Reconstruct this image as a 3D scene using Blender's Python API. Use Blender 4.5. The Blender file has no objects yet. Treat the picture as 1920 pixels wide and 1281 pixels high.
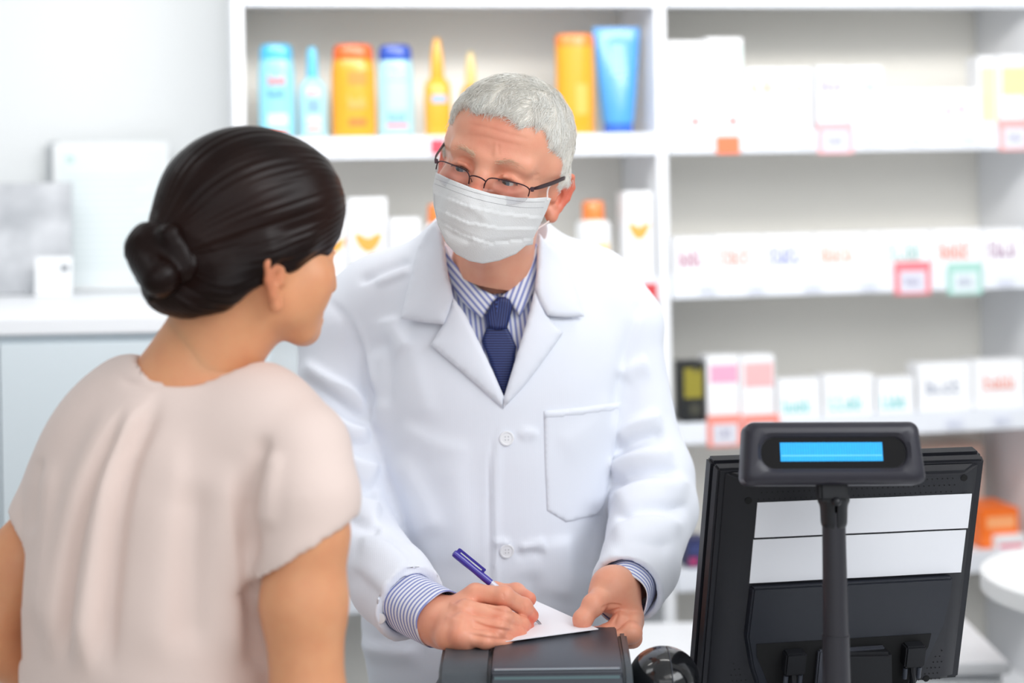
import bpy, bmesh, math, random
import numpy as np
from mathutils import Vector, Matrix
from mathutils.bvhtree import BVHTree
from mathutils.geometry import delaunay_2d_cdt

# ---------------------------------------------------------------- camera
FPX = 3200.0
ROLL = math.radians(1.0)
CR, SR = math.cos(ROLL), math.sin(ROLL)
CAMZ = 1.6
HX, HY = 960.0, 330.0                      # where the lens axis meets the 1920 x 1281 frame
sc = bpy.context.scene
cam_d = bpy.data.cameras.new('camera')
cam = bpy.data.objects.new('camera', cam_d)
sc.collection.objects.link(cam)
cam.matrix_world = Matrix(((CR, SR, 0, 0), (0, 0, -1, 0), (-SR, CR, 0, CAMZ), (0, 0, 0, 1)))
cam_d.sensor_width = 36.0
cam_d.lens = FPX * 36.0 / 1920.0
cam_d.shift_y = -(640.5 - HY) / 1920.0
cam_d.clip_start = 0.05
cam_d.dof.use_dof = True
cam_d.dof.focus_distance = 2.08
cam_d.dof.aperture_fstop = 2.2
sc.camera = cam
# ---------------------------------------------------------------- view, world and lights
sc.view_settings.view_transform = 'Standard'
sc.view_settings.look = 'None'
sc.view_settings.gamma = 1.0
sc.view_settings.use_curve_mapping = False
sc.view_settings.exposure = 0.12
world = bpy.data.worlds.new('World')
sc.world = world
world.use_nodes = True
world.node_tree.nodes['Background'].inputs[0].default_value = (0.86, 0.93, 1.0, 1)
world.node_tree.nodes['Background'].inputs[1].default_value = 0.42

def area_light(name, loc, target, sx, sy, power, col=(1, 1, 1)):
    d = bpy.data.lights.new(name, 'AREA')
    d.shape = 'RECTANGLE'; d.size = sx; d.size_y = sy; d.energy = power; d.color = col
    o = bpy.data.objects.new(name, d)
    sc.collection.objects.link(o)
    o.location = loc
    o.rotation_euler = (Vector(target) - Vector(loc)).to_track_quat('-Z', 'Y').to_euler()
    return o
area_light('front_fill_light', (0.4, -2.0, 1.7), (0.2, 3.0, 1.3), 5.0, 2.2, 30, (0.97, 0.985, 1.0))  # added frontal fill behind the camera, no window modelled
area_light('ceiling_light_front', (0.6, 0.6, 2.92), (0.2, 1.4, 0.9), 1.6, 1.0, 7, (1.0, 0.98, 0.95))
area_light('shelf_wash_fill', (0.45, 2.5, 2.32), (0.5, 3.9, 1.40), 2.6, 0.2, 22, (1.0, 0.98, 0.95))  # added lamp hung below the ceiling to brighten the shelves
area_light('ceiling_light_left', (-1.6, 2.2, 2.92), (-1.2, 3.3, 1.2), 1.2, 0.8, 8, (0.96, 0.98, 1.0))
area_light('ceiling_light_right', (1.5, 0.9, 2.7), (-0.1, 2.1, 1.2), 1.6, 1.4, 34, (0.94, 0.97, 1.0))
area_light('ceiling_light_back', (0.0, -0.9, 2.92), (0.0, 1.8, 1.0), 3.0, 1.0, 12, (0.97, 0.98, 1.0))

# ---------------------------------------------------------------- pixel helpers (frame 1920 x 1281 -> world)
def P(px, py, d):
    dx, up = px - HX, HY - py
    return np.array([(dx*CR + up*SR) / FPX * d, d, CAMZ + (-dx*SR + up*CR) / FPX * d])
def proj(v):
    u = v[:, 0] / v[:, 1] * FPX; w = (v[:, 2] - CAMZ) / v[:, 1] * FPX
    return HX + u*CR - w*SR, HY - (u*SR + w*CR)

# ---------------------------------------------------------------- materials
def srgb(r, g, b):
    f = lambda c: ((c/255)/12.92 if c/255 <= 0.04045 else ((c/255+0.055)/1.055)**2.4)
    return (f(r), f(g), f(b), 1)
_M = {}
def mat(name, rgb, rough=0.5, metal=0.0, bump=0.0, bscale=200.0, emit=None, estr=1.0, sss=0.0, spec=0.5,
        var=0.0, vscale=20.0, trans=0.0, alpha=1.0, coat=0.0, sheen=0.0, rgb2=None, ior=1.45):
    if name in _M: return _M[name]
    m = bpy.data.materials.new(name); m.use_nodes = True
    nt = m.node_tree; b = nt.nodes['Principled BSDF']
    b.inputs['Base Color'].default_value = srgb(*rgb)
    b.inputs['Roughness'].default_value = rough
    b.inputs['Metallic'].default_value = metal
    b.inputs['Specular IOR Level'].default_value = spec
    b.inputs['IOR'].default_value = ior
    b.inputs['Coat Weight'].default_value = coat
    b.inputs['Sheen Weight'].default_value = sheen
    b.inputs['Transmission Weight'].default_value = trans
    b.inputs['Alpha'].default_value = alpha
    if sss:
        b.inputs['Subsurface Weight'].default_value = sss
        b.inputs['Subsurface Radius'].default_value = (1.0, 0.35, 0.18)
        b.inputs['Subsurface Scale'].default_value = 0.008
    if emit:
        b.inputs['Emission Color'].default_value = srgb(*emit); b.inputs['Emission Strength'].default_value = estr
    tc = nt.nodes.new('ShaderNodeTexCoord')
    if var or rgb2:
        n = nt.nodes.new('ShaderNodeTexNoise'); n.inputs['Scale'].default_value = vscale; n.inputs['Detail'].default_value = 4
        nt.links.new(tc.outputs['Object'], n.inputs['Vector'])
        cr = nt.nodes.new('ShaderNodeValToRGB')
        c2 = rgb2 if rgb2 else tuple(max(0, min(255, c*(1-var))) for c in rgb)
        cr.color_ramp.elements[0].position = 0.35; cr.color_ramp.elements[1].position = 0.68
        cr.color_ramp.elements[0].color = srgb(*c2); cr.color_ramp.elements[1].color = srgb(*rgb)
        nt.links.new(n.outputs[0], cr.inputs[0]); nt.links.new(cr.outputs[0], b.inputs['Base Color'])
    if bump:
        n = nt.nodes.new('ShaderNodeTexNoise'); n.inputs['Scale'].default_value = bscale; n.inputs['Detail'].default_value = 3
        nt.links.new(tc.outputs['Object'], n.inputs['Vector'])
        bp = nt.nodes.new('ShaderNodeBump'); bp.inputs['Strength'].default_value = bump; bp.inputs['Distance'].default_value = 0.002
        nt.links.new(n.outputs[0], bp.inputs['Height']); nt.links.new(bp.outputs[0], b.inputs['Normal'])
    _M[name] = m
    return m
def stripe_mat(name, base, line, scale, duty, rough=0.7, attr='st'):
    """stripes across the attribute value (metres across the cloth)"""
    m = bpy.data.materials.new(name); m.use_nodes = True
    nt = m.node_tree; b = nt.nodes['Principled BSDF']; b.inputs['Roughness'].default_value = rough
    a = nt.nodes.new('ShaderNodeAttribute'); a.attribute_name = attr
    mu = nt.nodes.new('ShaderNodeMath'); mu.operation = 'MULTIPLY'; mu.inputs[1].default_value = scale
    fr = nt.nodes.new('ShaderNodeMath'); fr.operation = 'FRACT'
    cr = nt.nodes.new('ShaderNodeValToRGB')
    e = cr.color_ramp.elements
    e[0].position = 0; e[0].color = srgb(*line); e[1].position = duty + 0.08; e[1].color = srgb(*base)
    k = e.new(duty); k.color = srgb(*line)
    k2 = e.new(0.95); k2.color = srgb(*base)
    k3 = e.new(1.0); k3.color = srgb(*line)
    nt.links.new(a.outputs['Fac'], mu.inputs[0]); nt.links.new(mu.outputs[0], fr.inputs[0])
    nt.links.new(fr.outputs[0], cr.inputs[0]); nt.links.new(cr.outputs[0], b.inputs['Base Color'])
    return m

# ---------------------------------------------------------------- object helpers
def link(name, me, parent=None, m=None, smooth=False):
    o = bpy.data.objects.new(name, me)
    sc.collection.objects.link(o)
    if parent: o.parent = parent
    if m is not None:
        for x in (m if isinstance(m, (list, tuple)) else [m]): me.materials.append(x)
    if smooth: me.shade_smooth()
    return o
def from_bm(name, bm, m, parent=None, smooth=False, bevel=0.0, seg=2):
    me = bpy.data.meshes.new(name)
    bmesh.ops.recalc_face_normals(bm, faces=bm.faces)
    if bevel:
        bmesh.ops.bevel(bm, geom=[e for e in bm.edges if len(e.link_faces) == 2 and e.calc_face_angle(0) > 0.5], offset=bevel, segments=seg, affect='EDGES', clamp_overlap=True)
    bm.to_mesh(me); bm.free()
    o = link(name, me, parent, m)
    if smooth:
        me.shade_smooth()
        try: me.set_sharp_from_angle(angle=math.radians(38))
        except Exception: pass
    return o
def from_np(name, v, f, m, parent=None, attr=None):
    me = bpy.data.meshes.new(name)
    v = np.asarray(v, np.float32); f = np.asarray(f, np.int32)
    me.vertices.add(len(v)); me.vertices.foreach_set('co', v.ravel())
    k = f.shape[1]
    me.loops.add(f.size); me.loops.foreach_set('vertex_index', f.ravel())
    me.polygons.add(len(f)); me.polygons.foreach_set('loop_start', np.arange(0, f.size, k, dtype=np.int32))
    me.update(calc_edges=True); me.validate()
    if attr is not None:
        for an, av in attr.items():
            a = me.attributes.new(an, 'FLOAT', 'POINT'); a.data.foreach_set('value', np.asarray(av, np.float32))
    return link(name, me, parent, m, smooth=True)
def thing(name, label, cat, loc=(0, 0, 0), rz=0.0, group=None):
    o = bpy.data.objects.new(name, None); sc.collection.objects.link(o)
    o.empty_display_size = 0.05
    o.location = loc; o.rotation_euler = (0, 0, rz)
    return tag(o, label, cat, group)
def tag(o, label, cat, group=None):
    o['label'] = label; o['category'] = cat
    if group: o['group'] = group
    return o
def box_bm(bm, x0, x1, y0, y1, z0, z1, M=None):
    vs = [bm.verts.new(Vector(p) if M is None else M @ Vector(p)) for p in
          ((x0,y0,z0),(x1,y0,z0),(x1,y1,z0),(x0,y1,z0),(x0,y0,z1),(x1,y0,z1),(x1,y1,z1),(x0,y1,z1))]
    for q in ((0,3,2,1),(4,5,6,7),(0,1,5,4),(1,2,6,5),(2,3,7,6),(3,0,4,7)): bm.faces.new([vs[i] for i in q])
def box(name, x0, x1, y0, y1, z0, z1, m, parent=None, bevel=0.0, M=None, smooth=False, seg=2):
    bm = bmesh.new(); box_bm(bm, x0, x1, y0, y1, z0, z1, M)
    return from_bm(name, bm, m, parent, smooth=smooth or bevel > 0, bevel=bevel, seg=seg)
def lathe_bm(bm, prof, seg=28, sx=1.0, sy=1.0, M=None, cap=True):
    rings = []
    for r, z in prof:
        ring = []
        for i in range(seg):
            a = 2*math.pi*i/seg
            p = Vector((r*sx*math.cos(a), r*sy*math.sin(a), z))
            ring.append(bm.verts.new(M @ p if M is not None else p))
        rings.append(ring)
    for a, b in zip(rings, rings[1:]):
        for i in range(seg):
            bm.faces.new((a[i], a[(i+1) % seg], b[(i+1) % seg], b[i]))
    if cap:
        bm.faces.new(rings[0][::-1]); bm.faces.new(rings[-1])
def tube_bm(bm, pts, r, seg=8, closed=False):
    pts = [Vector(p) for p in pts]; n = len(pts); rings = []
    rr = r if isinstance(r, (list, tuple)) else [r]*n
    up = Vector((0.13, 0.2, 0.97))
    for i, p in enumerate(pts):
        if closed: t = (pts[(i+1) % n] - pts[i-1]).normalized()
        else: t = (pts[min(i+1, n-1)] - pts[max(i-1, 0)]).normalized()
        a = t.cross(up)
        if a.length < 1e-3: a = t.cross(Vector((1, 0, 0)))
        a.normalize(); b = t.cross(a).normalized(); 
        rings.append([bm.verts.new(p + (a*math.cos(2*math.pi*k/seg) + b*math.sin(2*math.pi*k/seg))*rr[i]) for k in range(seg)])
    rng = range(n) if closed else range(n-1)
    for i in rng:
        A, B = rings[i], rings[(i+1) % n]
        for k in range(seg): bm.faces.new((A[k], A[(k+1) % seg], B[(k+1) % seg], B[k]))
    if not closed:
        bm.faces.new(rings[0][::-1]); bm.faces.new(rings[-1])
def smoothpath(pts, n=8):
    """Catmull-Rom through points"""
    P_ = [np.array(p, float) for p in pts]; out = []
    for i in range(len(P_)-1):
        p0 = P_[max(i-1, 0)]; p1 = P_[i]; p2 = P_[i+1]; p3 = P_[min(i+2, len(P_)-1)]
        for k in range(n):
            t = k/n
            out.append(0.5*((2*p1) + (-p0+p2)*t + (2*p0-5*p1+4*p2-p3)*t*t + (-p0+3*p1-3*p2+p3)*t**3))
    out.append(P_[-1]); return out

# ---------------------------------------------------------------- implicit-surface sculpting
BIG = 1.0
class Field:
    def __init__(s, lo, hi, h):
        s.lo = np.array(lo, np.float32); s.h = h
        s.n = np.ceil((np.array(hi) - s.lo) / h).astype(int) + 1
        s.v = np.full(s.n, BIG, np.float32)
        s.ax = [s.lo[i] + h*np.arange(s.n[i], dtype=np.float32) for i in range(3)]
    def _sub(s, lo, hi, m):
        a = np.clip(((np.array(lo) - m - s.lo) / s.h).astype(int), 0, s.n-1)
        b = np.clip(((np.array(hi) + m - s.lo) / s.h).astype(int) + 2, 1, s.n)
        sl = tuple(slice(a[i], b[i]) for i in range(3))
        g = (s.ax[0][sl[0]][:, None, None], s.ax[1][sl[1]][None, :, None], s.ax[2][sl[2]][None, None, :])
        return sl, g
    def _mix(s, sl, d, k, op):
        a = s.v[sl]
        if a.size == 0: return
        if op == 's': a = -a
        h = np.maximum(k - np.abs(a - d), 0) / max(k, 1e-6)
        r = np.minimum(a, d) - h*h*k*0.25
        s.v[sl] = -r if op == 's' else r
    def cone(s, a, b, ra, rb, k=0.01, op='u', flat=None):
        a = np.array(a, np.float32); b = np.array(b, np.float32); R = max(ra, rb)
        st = 1.0 if flat is None else max(1.0, flat[1])
        m = k + 3*s.h + R*st
        sl, g = s._sub(np.minimum(a, b), np.maximum(a, b), m)
        ba = b - a; L = max(float(ba @ ba), 1e-9)
        p = [g[i] - a[i] for i in range(3)]
        h = np.clip((p[0]*ba[0] + p[1]*ba[1] + p[2]*ba[2]) / L, 0, 1)
        q = [p[i] - ba[i]*h for i in range(3)]
        if flat is not None:
            n = np.array(flat[0], float); n = n/np.linalg.norm(n); f = flat[1]
            c = q[0]*n[0] + q[1]*n[1] + q[2]*n[2]
            w = (1.0/f - 1.0)
            q = [q[i] + c*w*n[i] for i in range(3)]
            d = np.sqrt(q[0]**2 + q[1]**2 + q[2]**2) - (ra + (rb-ra)*h)
            d = d * min(1.0, f) if f < 1 else d
        else:
            d = np.sqrt(q[0]**2 + q[1]**2 + q[2]**2) - (ra + (rb-ra)*h)
        s._mix(sl, d.astype(np.float32), k, op); return s
    def path(s, pts, rs, k=0.01, op='u', flat=None):
        for i in range(len(pts)-1): s.cone(pts[i], pts[i+1], rs[i], rs[i+1], k, op, flat)
        return s
    def ell(s, c, r, k=0.01, op='u', R=None):
        c = np.array(c, np.float32); r = np.array(r, np.float32)
        m = k + 3*s.h + (float(max(r)) if R is not None else r)
        sl, g = s._sub(c, c, m)
        p = [g[i] - c[i] for i in range(3)]
        if R is not None:
            R = np.array(R, np.float32)
            p = [p[0]*R[0, i] + p[1]*R[1, i] + p[2]*R[2, i] for i in range(3)]
        k0 = np.sqrt((p[0]/r[0])**2 + (p[1]/r[1])**2 + (p[2]/r[2])**2)
        k1 = np.sqrt((p[0]/r[0]**2)**2 + (p[1]/r[1]**2)**2 + (p[2]/r[2]**2)**2) + 1e-6
        s._mix(sl, (k0*(k0-1)/k1).astype(np.float32), k, op); return s
    def boxx(s, c, r, rad=0.005, k=0.005, op='u', R=None):
        c = np.array(c, np.float32); r = np.array(r, np.float32)
        m = k + 3*s.h + (float(np.linalg.norm(r)) if R is not None else r)
        sl, g = s._sub(c, c, m)
        p = [g[i] - c[i] for i in range(3)]
        if R is not None:
            R = np.array(R, np.float32)
            p = [p[0]*R[0, i] + p[1]*R[1, i] + p[2]*R[2, i] for i in range(3)]
        q = [np.abs(p[i]) - (r[i]-rad) for i in range(3)]
        d = np.sqrt(np.maximum(q[0], 0)**2 + np.maximum(q[1], 0)**2 + np.maximum(q[2], 0)**2) + np.minimum(np.maximum(q[0], np.maximum(q[1], q[2])), 0) - rad
        s._mix(sl, d.astype(np.float32), k, op); return s
    def func(s, fn, k=0.005, op='s'):
        """fn(x,y,z broadcastable) -> signed distance over the whole grid"""
        g = (s.ax[0][:, None, None], s.ax[1][None, :, None], s.ax[2][None, None, :])
        s._mix(tuple(slice(None) for _ in range(3)), fn(*g).astype(np.float32), k, op); return s
    def mesh(s, smooth=1):
        v = s.v; ins = v < 0
        n = v.shape
        c = np.zeros((n[0]-1, n[1]-1, n[2]-1), np.int8)
        for i in (0, 1):
            for j in (0, 1):
                for k in (0, 1):
                    c += ins[i:n[0]-1+i, j:n[1]-1+j, k:n[2]-1+k]
        act = (c > 0) & (c < 8)
        idx = np.argwhere(act)
        vid = np.full(act.shape, -1, np.int32); vid[act] = np.arange(len(idx))
        acc = np.zeros((len(idx), 3), np.float32); cnt = np.zeros(len(idx), np.float32)
        corners = [(i, j, k) for i in (0, 1) for j in (0, 1) for k in (0, 1)]
        for a in corners:
            for ax in range(3):
                if a[ax]: continue
                b = list(a); b[ax] = 1
                va = v[idx[:, 0]+a[0], idx[:, 1]+a[1], idx[:, 2]+a[2]]
                vb = v[idx[:, 0]+b[0], idx[:, 1]+b[1], idx[:, 2]+b[2]]
                cr = (va < 0) != (vb < 0)
                t = np.where(cr, va/np.where(cr, va-vb, 1), 0)
                for q in range(3):
                    acc[:, q] += np.where(cr, a[q] + (t if q == ax else 0), 0)
                cnt += cr
        pos = s.lo + (idx + acc/cnt[:, None]) * s.h
        faces = []
        for ax in range(3):
            u, w = (ax+1) % 3, (ax+2) % 3
            sa = [slice(None)]*3; sb = [slice(None)]*3
            sa[ax] = slice(0, n[ax]-1); sb[ax] = slice(1, n[ax])
            for q in (u, w): sa[q] = slice(1, n[q]-1); sb[q] = slice(1, n[q]-1)
            A = ins[tuple(sa)]; B = ins[tuple(sb)]
            e = np.argwhere(A != B)
            if len(e) == 0: continue
            fl = A[tuple(e.T)]
            base = e.copy(); base[:, u] += 1; base[:, w] += 1
            def at(du, dw):
                q = base.copy(); q[:, u] += du; q[:, w] += dw
                return vid[tuple(q.T)]
            q = np.stack([at(-1, -1), at(0, -1), at(0, 0), at(-1, 0)], 1)
            q[~fl] = q[~fl][:, ::-1]
            faces.append(q)
        f = np.concatenate(faces)
        f = f[(f >= 0).all(1)]
        for _ in range(smooth): pos = lap(pos, f, 0.5)
        return pos.astype(np.float64), f
def lap(v, f, w=0.5, mask=None):
    acc = np.zeros_like(v); cnt = np.zeros(len(v), v.dtype); k = f.shape[1]
    for i in range(k):
        a = f[:, i]; b = f[:, (i+1) % k]
        for q in range(3):
            acc[:, q] += np.bincount(a, v[b, q], len(v)) + np.bincount(b, v[a, q], len(v))
        cnt += np.bincount(a, minlength=len(v)) + np.bincount(b, minlength=len(v))
    t = acc/np.maximum(cnt, 1)[:, None]
    r = v + (t-v)*w
    if mask is not None: r = np.where(mask[:, None], r, v)
    return r.astype(v.dtype)
def largest(v, f):
    """keep only the biggest connected piece"""
    lab = np.arange(len(v)); k = f.shape[1]
    while True:
        m = lab[f].min(1); new = lab.copy()
        for i in range(k): np.minimum.at(new, f[:, i], m)
        new = new[new]
        if (new == lab).all(): break
        lab = new
    u, c = np.unique(lab, return_counts=True); keep = lab == u[c.argmax()]
    idx = np.cumsum(keep)-1
    return v[keep], idx[f[keep[f[:, 0]]]]
def normals(v, f):
    a = v[f[:, 2]] - v[f[:, 0]]; b = v[f[:, 3 % f.shape[1]] if f.shape[1] == 4 else f[:, 1]] - v[f[:, 1] if f.shape[1] == 4 else f[:, 0]]
    n = np.cross(a, b) if f.shape[1] == 4 else np.cross(v[f[:, 1]]-v[f[:, 0]], v[f[:, 2]]-v[f[:, 0]])
    N = np.zeros_like(v)
    for i in range(f.shape[1]):
        for q in range(3): N[:, q] += np.bincount(f[:, i], n[:, q], len(v))
    return N/np.maximum(np.linalg.norm(N, axis=1), 1e-12)[:, None]
def seg_dist(X, Y, pts):
    """distance, param and side to a 2D polyline"""
    best = np.full(X.shape, 1e9); tt = np.zeros(X.shape); sd = np.zeros(X.shape)
    L = [0]
    for a, b in zip(pts, pts[1:]): L.append(L[-1] + math.hypot(b[0]-a[0], b[1]-a[1]))
    for i, (a, b) in enumerate(zip(pts, pts[1:])):
        bx_, by_ = b[0]-a[0], b[1]-a[1]; l2 = bx_*bx_+by_*by_
        t = np.clip(((X-a[0])*bx_ + (Y-a[1])*by_)/l2, 0, 1)
        dx = X-a[0]-bx_*t; dy = Y-a[1]-by_*t; d = np.hypot(dx, dy)
        m = d < best
        best = np.where(m, d, best); tt = np.where(m, (L[i] + t*(L[i+1]-L[i]))/L[-1], tt)
        sd = np.where(m, np.sign(bx_*dy - by_*dx), sd)
    return best, tt, sd
def creases(v, f, items, dmax=9.0):
    """cloth folds: each (polyline in frame pixels, amplitude m, width px) raises (+) or sinks (-) the cloth along it"""
    N = normals(v, f); X, Y = proj(v)
    vd = v - np.array([0, 0, CAMZ]); vd /= np.linalg.norm(vd, axis=1)[:, None]
    facing = np.clip(-(N*vd).sum(1)*2.5, 0, 1)
    off = np.zeros(len(v))
    for pts, amp, wid in items:
        d, t, sd = seg_dist(X, Y, [tuple(p) for p in smoothpath(pts, 4)])
        fade = np.clip(np.minimum(t, 1-t)*5, 0, 1)
        fade = fade*fade*(3-2*fade)
        prof = np.exp(-(d/wid)**2)
        steep = np.where(sd > 0, np.exp(-(d/(wid*2.2))**2), prof)     # softer on one side
        off += amp*fade*steep
    return v + N*(off*facing)[:, None]
def wavy(v, s, seed=0, octv=3):
    r = np.random.default_rng(seed); o = np.zeros(len(v))
    for k in range(octv*4):
        fr = s*(1.9**(k//4)); d = r.normal(size=3); d /= np.linalg.norm(d)
        o += np.sin(v @ d*fr + r.uniform(0, 6.3))/(1.7**(k//4))
    return o/4
def in_poly(X, Y, poly):
    r = np.zeros(np.broadcast(X, Y).shape, bool); n = len(poly)
    for i in range(n):
        x0, y0 = poly[i]; x1, y1 = poly[(i+1) % n]
        if y0 == y1: continue
        c = (Y < y0) != (Y < y1)
        r ^= c & (X < (x1-x0)*(Y-y0)/(y1-y0)+x0)
    return r
CAMV = Vector((0, 0, CAMZ))
def bvh_of(v, f): return BVHTree.FromPolygons([tuple(p) for p in v], [tuple(q) for q in f])
def patch(name, poly, bvh, thick, m, parent, step=7, off=0.0, sm=6, d0=2.3, edge=3.0, bulge=None, attrf=None, ret=False, ridge=None):
    """cloth or paper panel whose outline lies on a body surface: real thickness, follows the form"""
    poly = [tuple(p) for p in poly]
    pts = []
    n = len(poly)
    for i in range(n):
        a, b = poly[i], poly[(i+1) % n]; L = math.hypot(b[0]-a[0], b[1]-a[1]); k = max(1, int(L/step))
        for j in range(k): pts.append((a[0]+(b[0]-a[0])*j/k, a[1]+(b[1]-a[1])*j/k))
    nb = len(pts); edges = [(i, (i+1) % nb) for i in range(nb)]
    xs = [p[0] for p in poly]; ys = [p[1] for p in poly]
    gx, gy = np.meshgrid(np.arange(min(xs)+step*0.5, max(xs), step), np.arange(min(ys)+step*0.5, max(ys), step))
    gx[::2] += step*0.5
    gx = gx.ravel(); gy = gy.ravel()
    ok = in_poly(gx, gy, poly)
    db, _, _ = seg_dist(gx, gy, poly+[poly[0]])
    ok &= db > step*0.45
    pts += list(zip(gx[ok], gy[ok]))
    res = delaunay_2d_cdt([Vector(p) for p in pts], edges, [list(range(nb))], 1, 1e-4)
    P2 = np.array([tuple(p) for p in res[0]]); tri = np.array([t for t in res[2] if len(t) == 3])
    db, _, _ = seg_dist(P2[:, 0], P2[:, 1], poly+[poly[0]])
    dep = np.full(len(P2), np.nan); rays = []
    for i, (x, y) in enumerate(P2):
        dv = Vector(P(x, y, 1.0)) - CAMV; L = dv.length; rays.append(dv)
        h = bvh.ray_cast(CAMV, dv/L)
        if h[0] is not None: dep[i] = h[3]/L
    nb_ = [[] for _ in P2]
    for t in tri:
        for a, b in ((0, 1), (1, 2), (2, 0)): nb_[t[a]].append(t[b]); nb_[t[b]].append(t[a])
    for _ in range(60):
        bad = np.where(np.isnan(dep))[0]
        if len(bad) == 0: break
        nd = dep.copy()
        for i in bad:
            q = [dep[j] for j in nb_[i] if not np.isnan(dep[j])]
            if q: nd[i] = sum(q)/len(q)
        dep = nd
    dep = np.where(np.isnan(dep), d0, dep)
    base = dep.copy()
    for _ in range(sm):
        nd = dep.copy()
        for i in range(len(P2)):
            if nb_[i]: nd[i] = 0.4*dep[i] + 0.6*np.mean(dep[nb_[i]])
        dep = np.minimum(nd, base)
    R = np.array([tuple(r) for r in rays])
    pr = np.clip(db/edge, 0, 1); pr = np.sqrt(1-(1-pr)**2)
    fd = dep - off
    if bulge is not None: fd = fd - bulge(P2[:, 0], P2[:, 1], db)
    o = np.array([0, 0, CAMZ])
    top = o + R*(fd - thick*(0.15+0.85*pr))[:, None]
    bot = o + R*(fd + 0.0015)[:, None]
    # orient triangles to face camera
    A = P2[tri[:, 0]]; B = P2[tri[:, 1]]; Cc = P2[tri[:, 2]]
    ar = (B[:, 0]-A[:, 0])*(Cc[:, 1]-A[:, 1]) - (B[:, 1]-A[:, 1])*(Cc[:, 0]-A[:, 0])
    tri[ar > 0] = tri[ar > 0][:, ::-1]
    N = len(P2)
    from collections import Counter
    ec = {}
    for t in tri:
        for a, b in ((t[0], t[1]), (t[1], t[2]), (t[2], t[0])): ec[(a, b)] = ec.get((a, b), 0) + 1
    rim = []
    for (a, b) in ec:
        if (b, a) not in ec: rim += [(b, a, a+N), (b, a+N, b+N)]
    F = np.concatenate([tri, tri[:, ::-1]+N, np.array(rim, int).reshape(-1, 3)])
    V = np.concatenate([top, bot])
    if ret: return V, F, P2
    at = None
    if attrf is not None:
        val = attrf(P2[:, 0], P2[:, 1]); at = {'st': np.concatenate([val, val])}
    return from_np(name, V, F, m, parent, at)
def rot3(y, p, r):
    cy, sy, cp, sp, c_, s_ = math.cos(y), math.sin(y), math.cos(p), math.sin(p), math.cos(r), math.sin(r)
    Rz = np.array([[cy, -sy, 0], [sy, cy, 0], [0, 0, 1]]); Rx = np.array([[1, 0, 0], [0, cp, -sp], [0, sp, cp]])
    Ry = np.array([[c_, 0, s_], [0, 1, 0], [-s_, 0, c_]])
    return Rz @ Rx @ Ry
# ================================================================ THE ROOM
A = math.radians(11.0)                       # the shelving runs away to the right
DX, DY = 0.318, 3.6                          # front foot of the upright between the two bays
EX, EY = math.cos(A), math.sin(A)
NX, NY = -math.sin(A), math.cos(A)
def SW(s, t, z): return (DX + s*EX + t*NX, DY + s*EY + t*NY, z)
SM = Matrix(((EX, NX, 0, DX), (EY, NY, 0, DY), (0, 0, 1, 0), (0, 0, 0, 1)))
def SH(px, py, t=0.0):
    """frame pixel -> (s, z) on the shelf plane t metres behind its front"""
    r = P(px, py, 1.0) - np.array([0, 0, CAMZ])
    ox, oy = DX + t*NX, DY + t*NY
    # r*k = (ox + s*EX, oy + s*EY)
    M_ = np.array([[r[0], -EX], [r[1], -EY]]); k, s = np.linalg.solve(M_, np.array([ox, oy]))
    return s, CAMZ + r[2]*k
white_paint = mat('white_wall_paint', (232, 235, 236), 0.7, bump=0.03, bscale=120)
ceil_paint = mat('ceiling_paint', (240, 240, 240), 0.8)
floor_m = mat('pale_floor_tile', (196, 190, 182), 0.35, var=0.06, vscale=3)
shelf_white = mat('white_shelf_laminate', (244, 246, 250), 0.45)
shelf_back = mat('grey_beige_back_panel', (243, 240, 232), 0.7)
def structure(o): o['kind'] = 'structure'; return o
structure(box('floor', -3.2, 3.4, -2.2, 4.9, -0.05, 0.0, floor_m))
structure(box('ceiling', -3.2, 3.4, -2.2, 4.9, 3.0, 3.05, ceil_paint))
structure(box('wall_back', -3.2, 3.4, 4.8, 4.9, 0.0, 3.0, white_paint))
structure(box('wall_left', -3.2, -3.1, -2.2, 4.8, 0.0, 3.0, white_paint))
structure(box('wall_right', 3.3, 3.4, -2.2, 4.8, 0.0, 3.0, white_paint))
# ---- partition wall behind the display cabinet, ending at the shelving's left side
structure(box('wall_side', -3.1, -0.565, 3.745, 3.80, 0.0, 3.0, white_paint))

# ---------------------------------------------------------------- shelving
ZS = [0.14, 0.45, 0.76, 1.07, 1.378, 1.684, 1.995, 2.30]      # tops of the shelves
SD = 0.30
label_white = mat('shelf_edge_strip_plastic', (236, 240, 248), 0.3)
def bay(name, s0, s1, label, side_left, side_right, shelves):
    t = thing(name, label, 'shelving', SW((s0+s1)/2, 0.15, 0), A)
    L = s1 - s0
    Lm = Matrix.Translation((-(L/2), -0.15, 0))
    B = lambda n, x0, x1, y0, y1, z0, z1, m, bev=0.001: box(n, x0, x1, y0, y1, z0, z1, m, t, bevel=bev, M=Lm)
    if side_left: B('side_panel', -0.024, 0.0, 0.0, SD, 0.0, 2.45, shelf_white)
    if side_right: B('side_panel', L, L+0.024, 0.0, SD, 0.0, 2.45, shelf_white)
    B('back_panel', 0.001, L-0.001, SD-0.008, SD, 0.0, 2.45, shelf_back, 0)
    for z in shelves:
        B('shelf', 0.001, L-0.001, 0.004, SD-0.009, z-0.022, z, shelf_white)
        o = B('price_rail', 0.002, L-0.002, -0.006, 0.0035, z-0.044, z+0.002, label_white)
    return t
bay('shelving_unit', -0.868, -0.012, 'white shelving bay of sun lotion bottles behind the two people', True, True, ZS[:4]+ZS[4:])
bay('shelving_unit', 0.0125, 0.86, 'white shelving bay of small medicine boxes behind the computer screen', False, True, ZS[1:])

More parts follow.
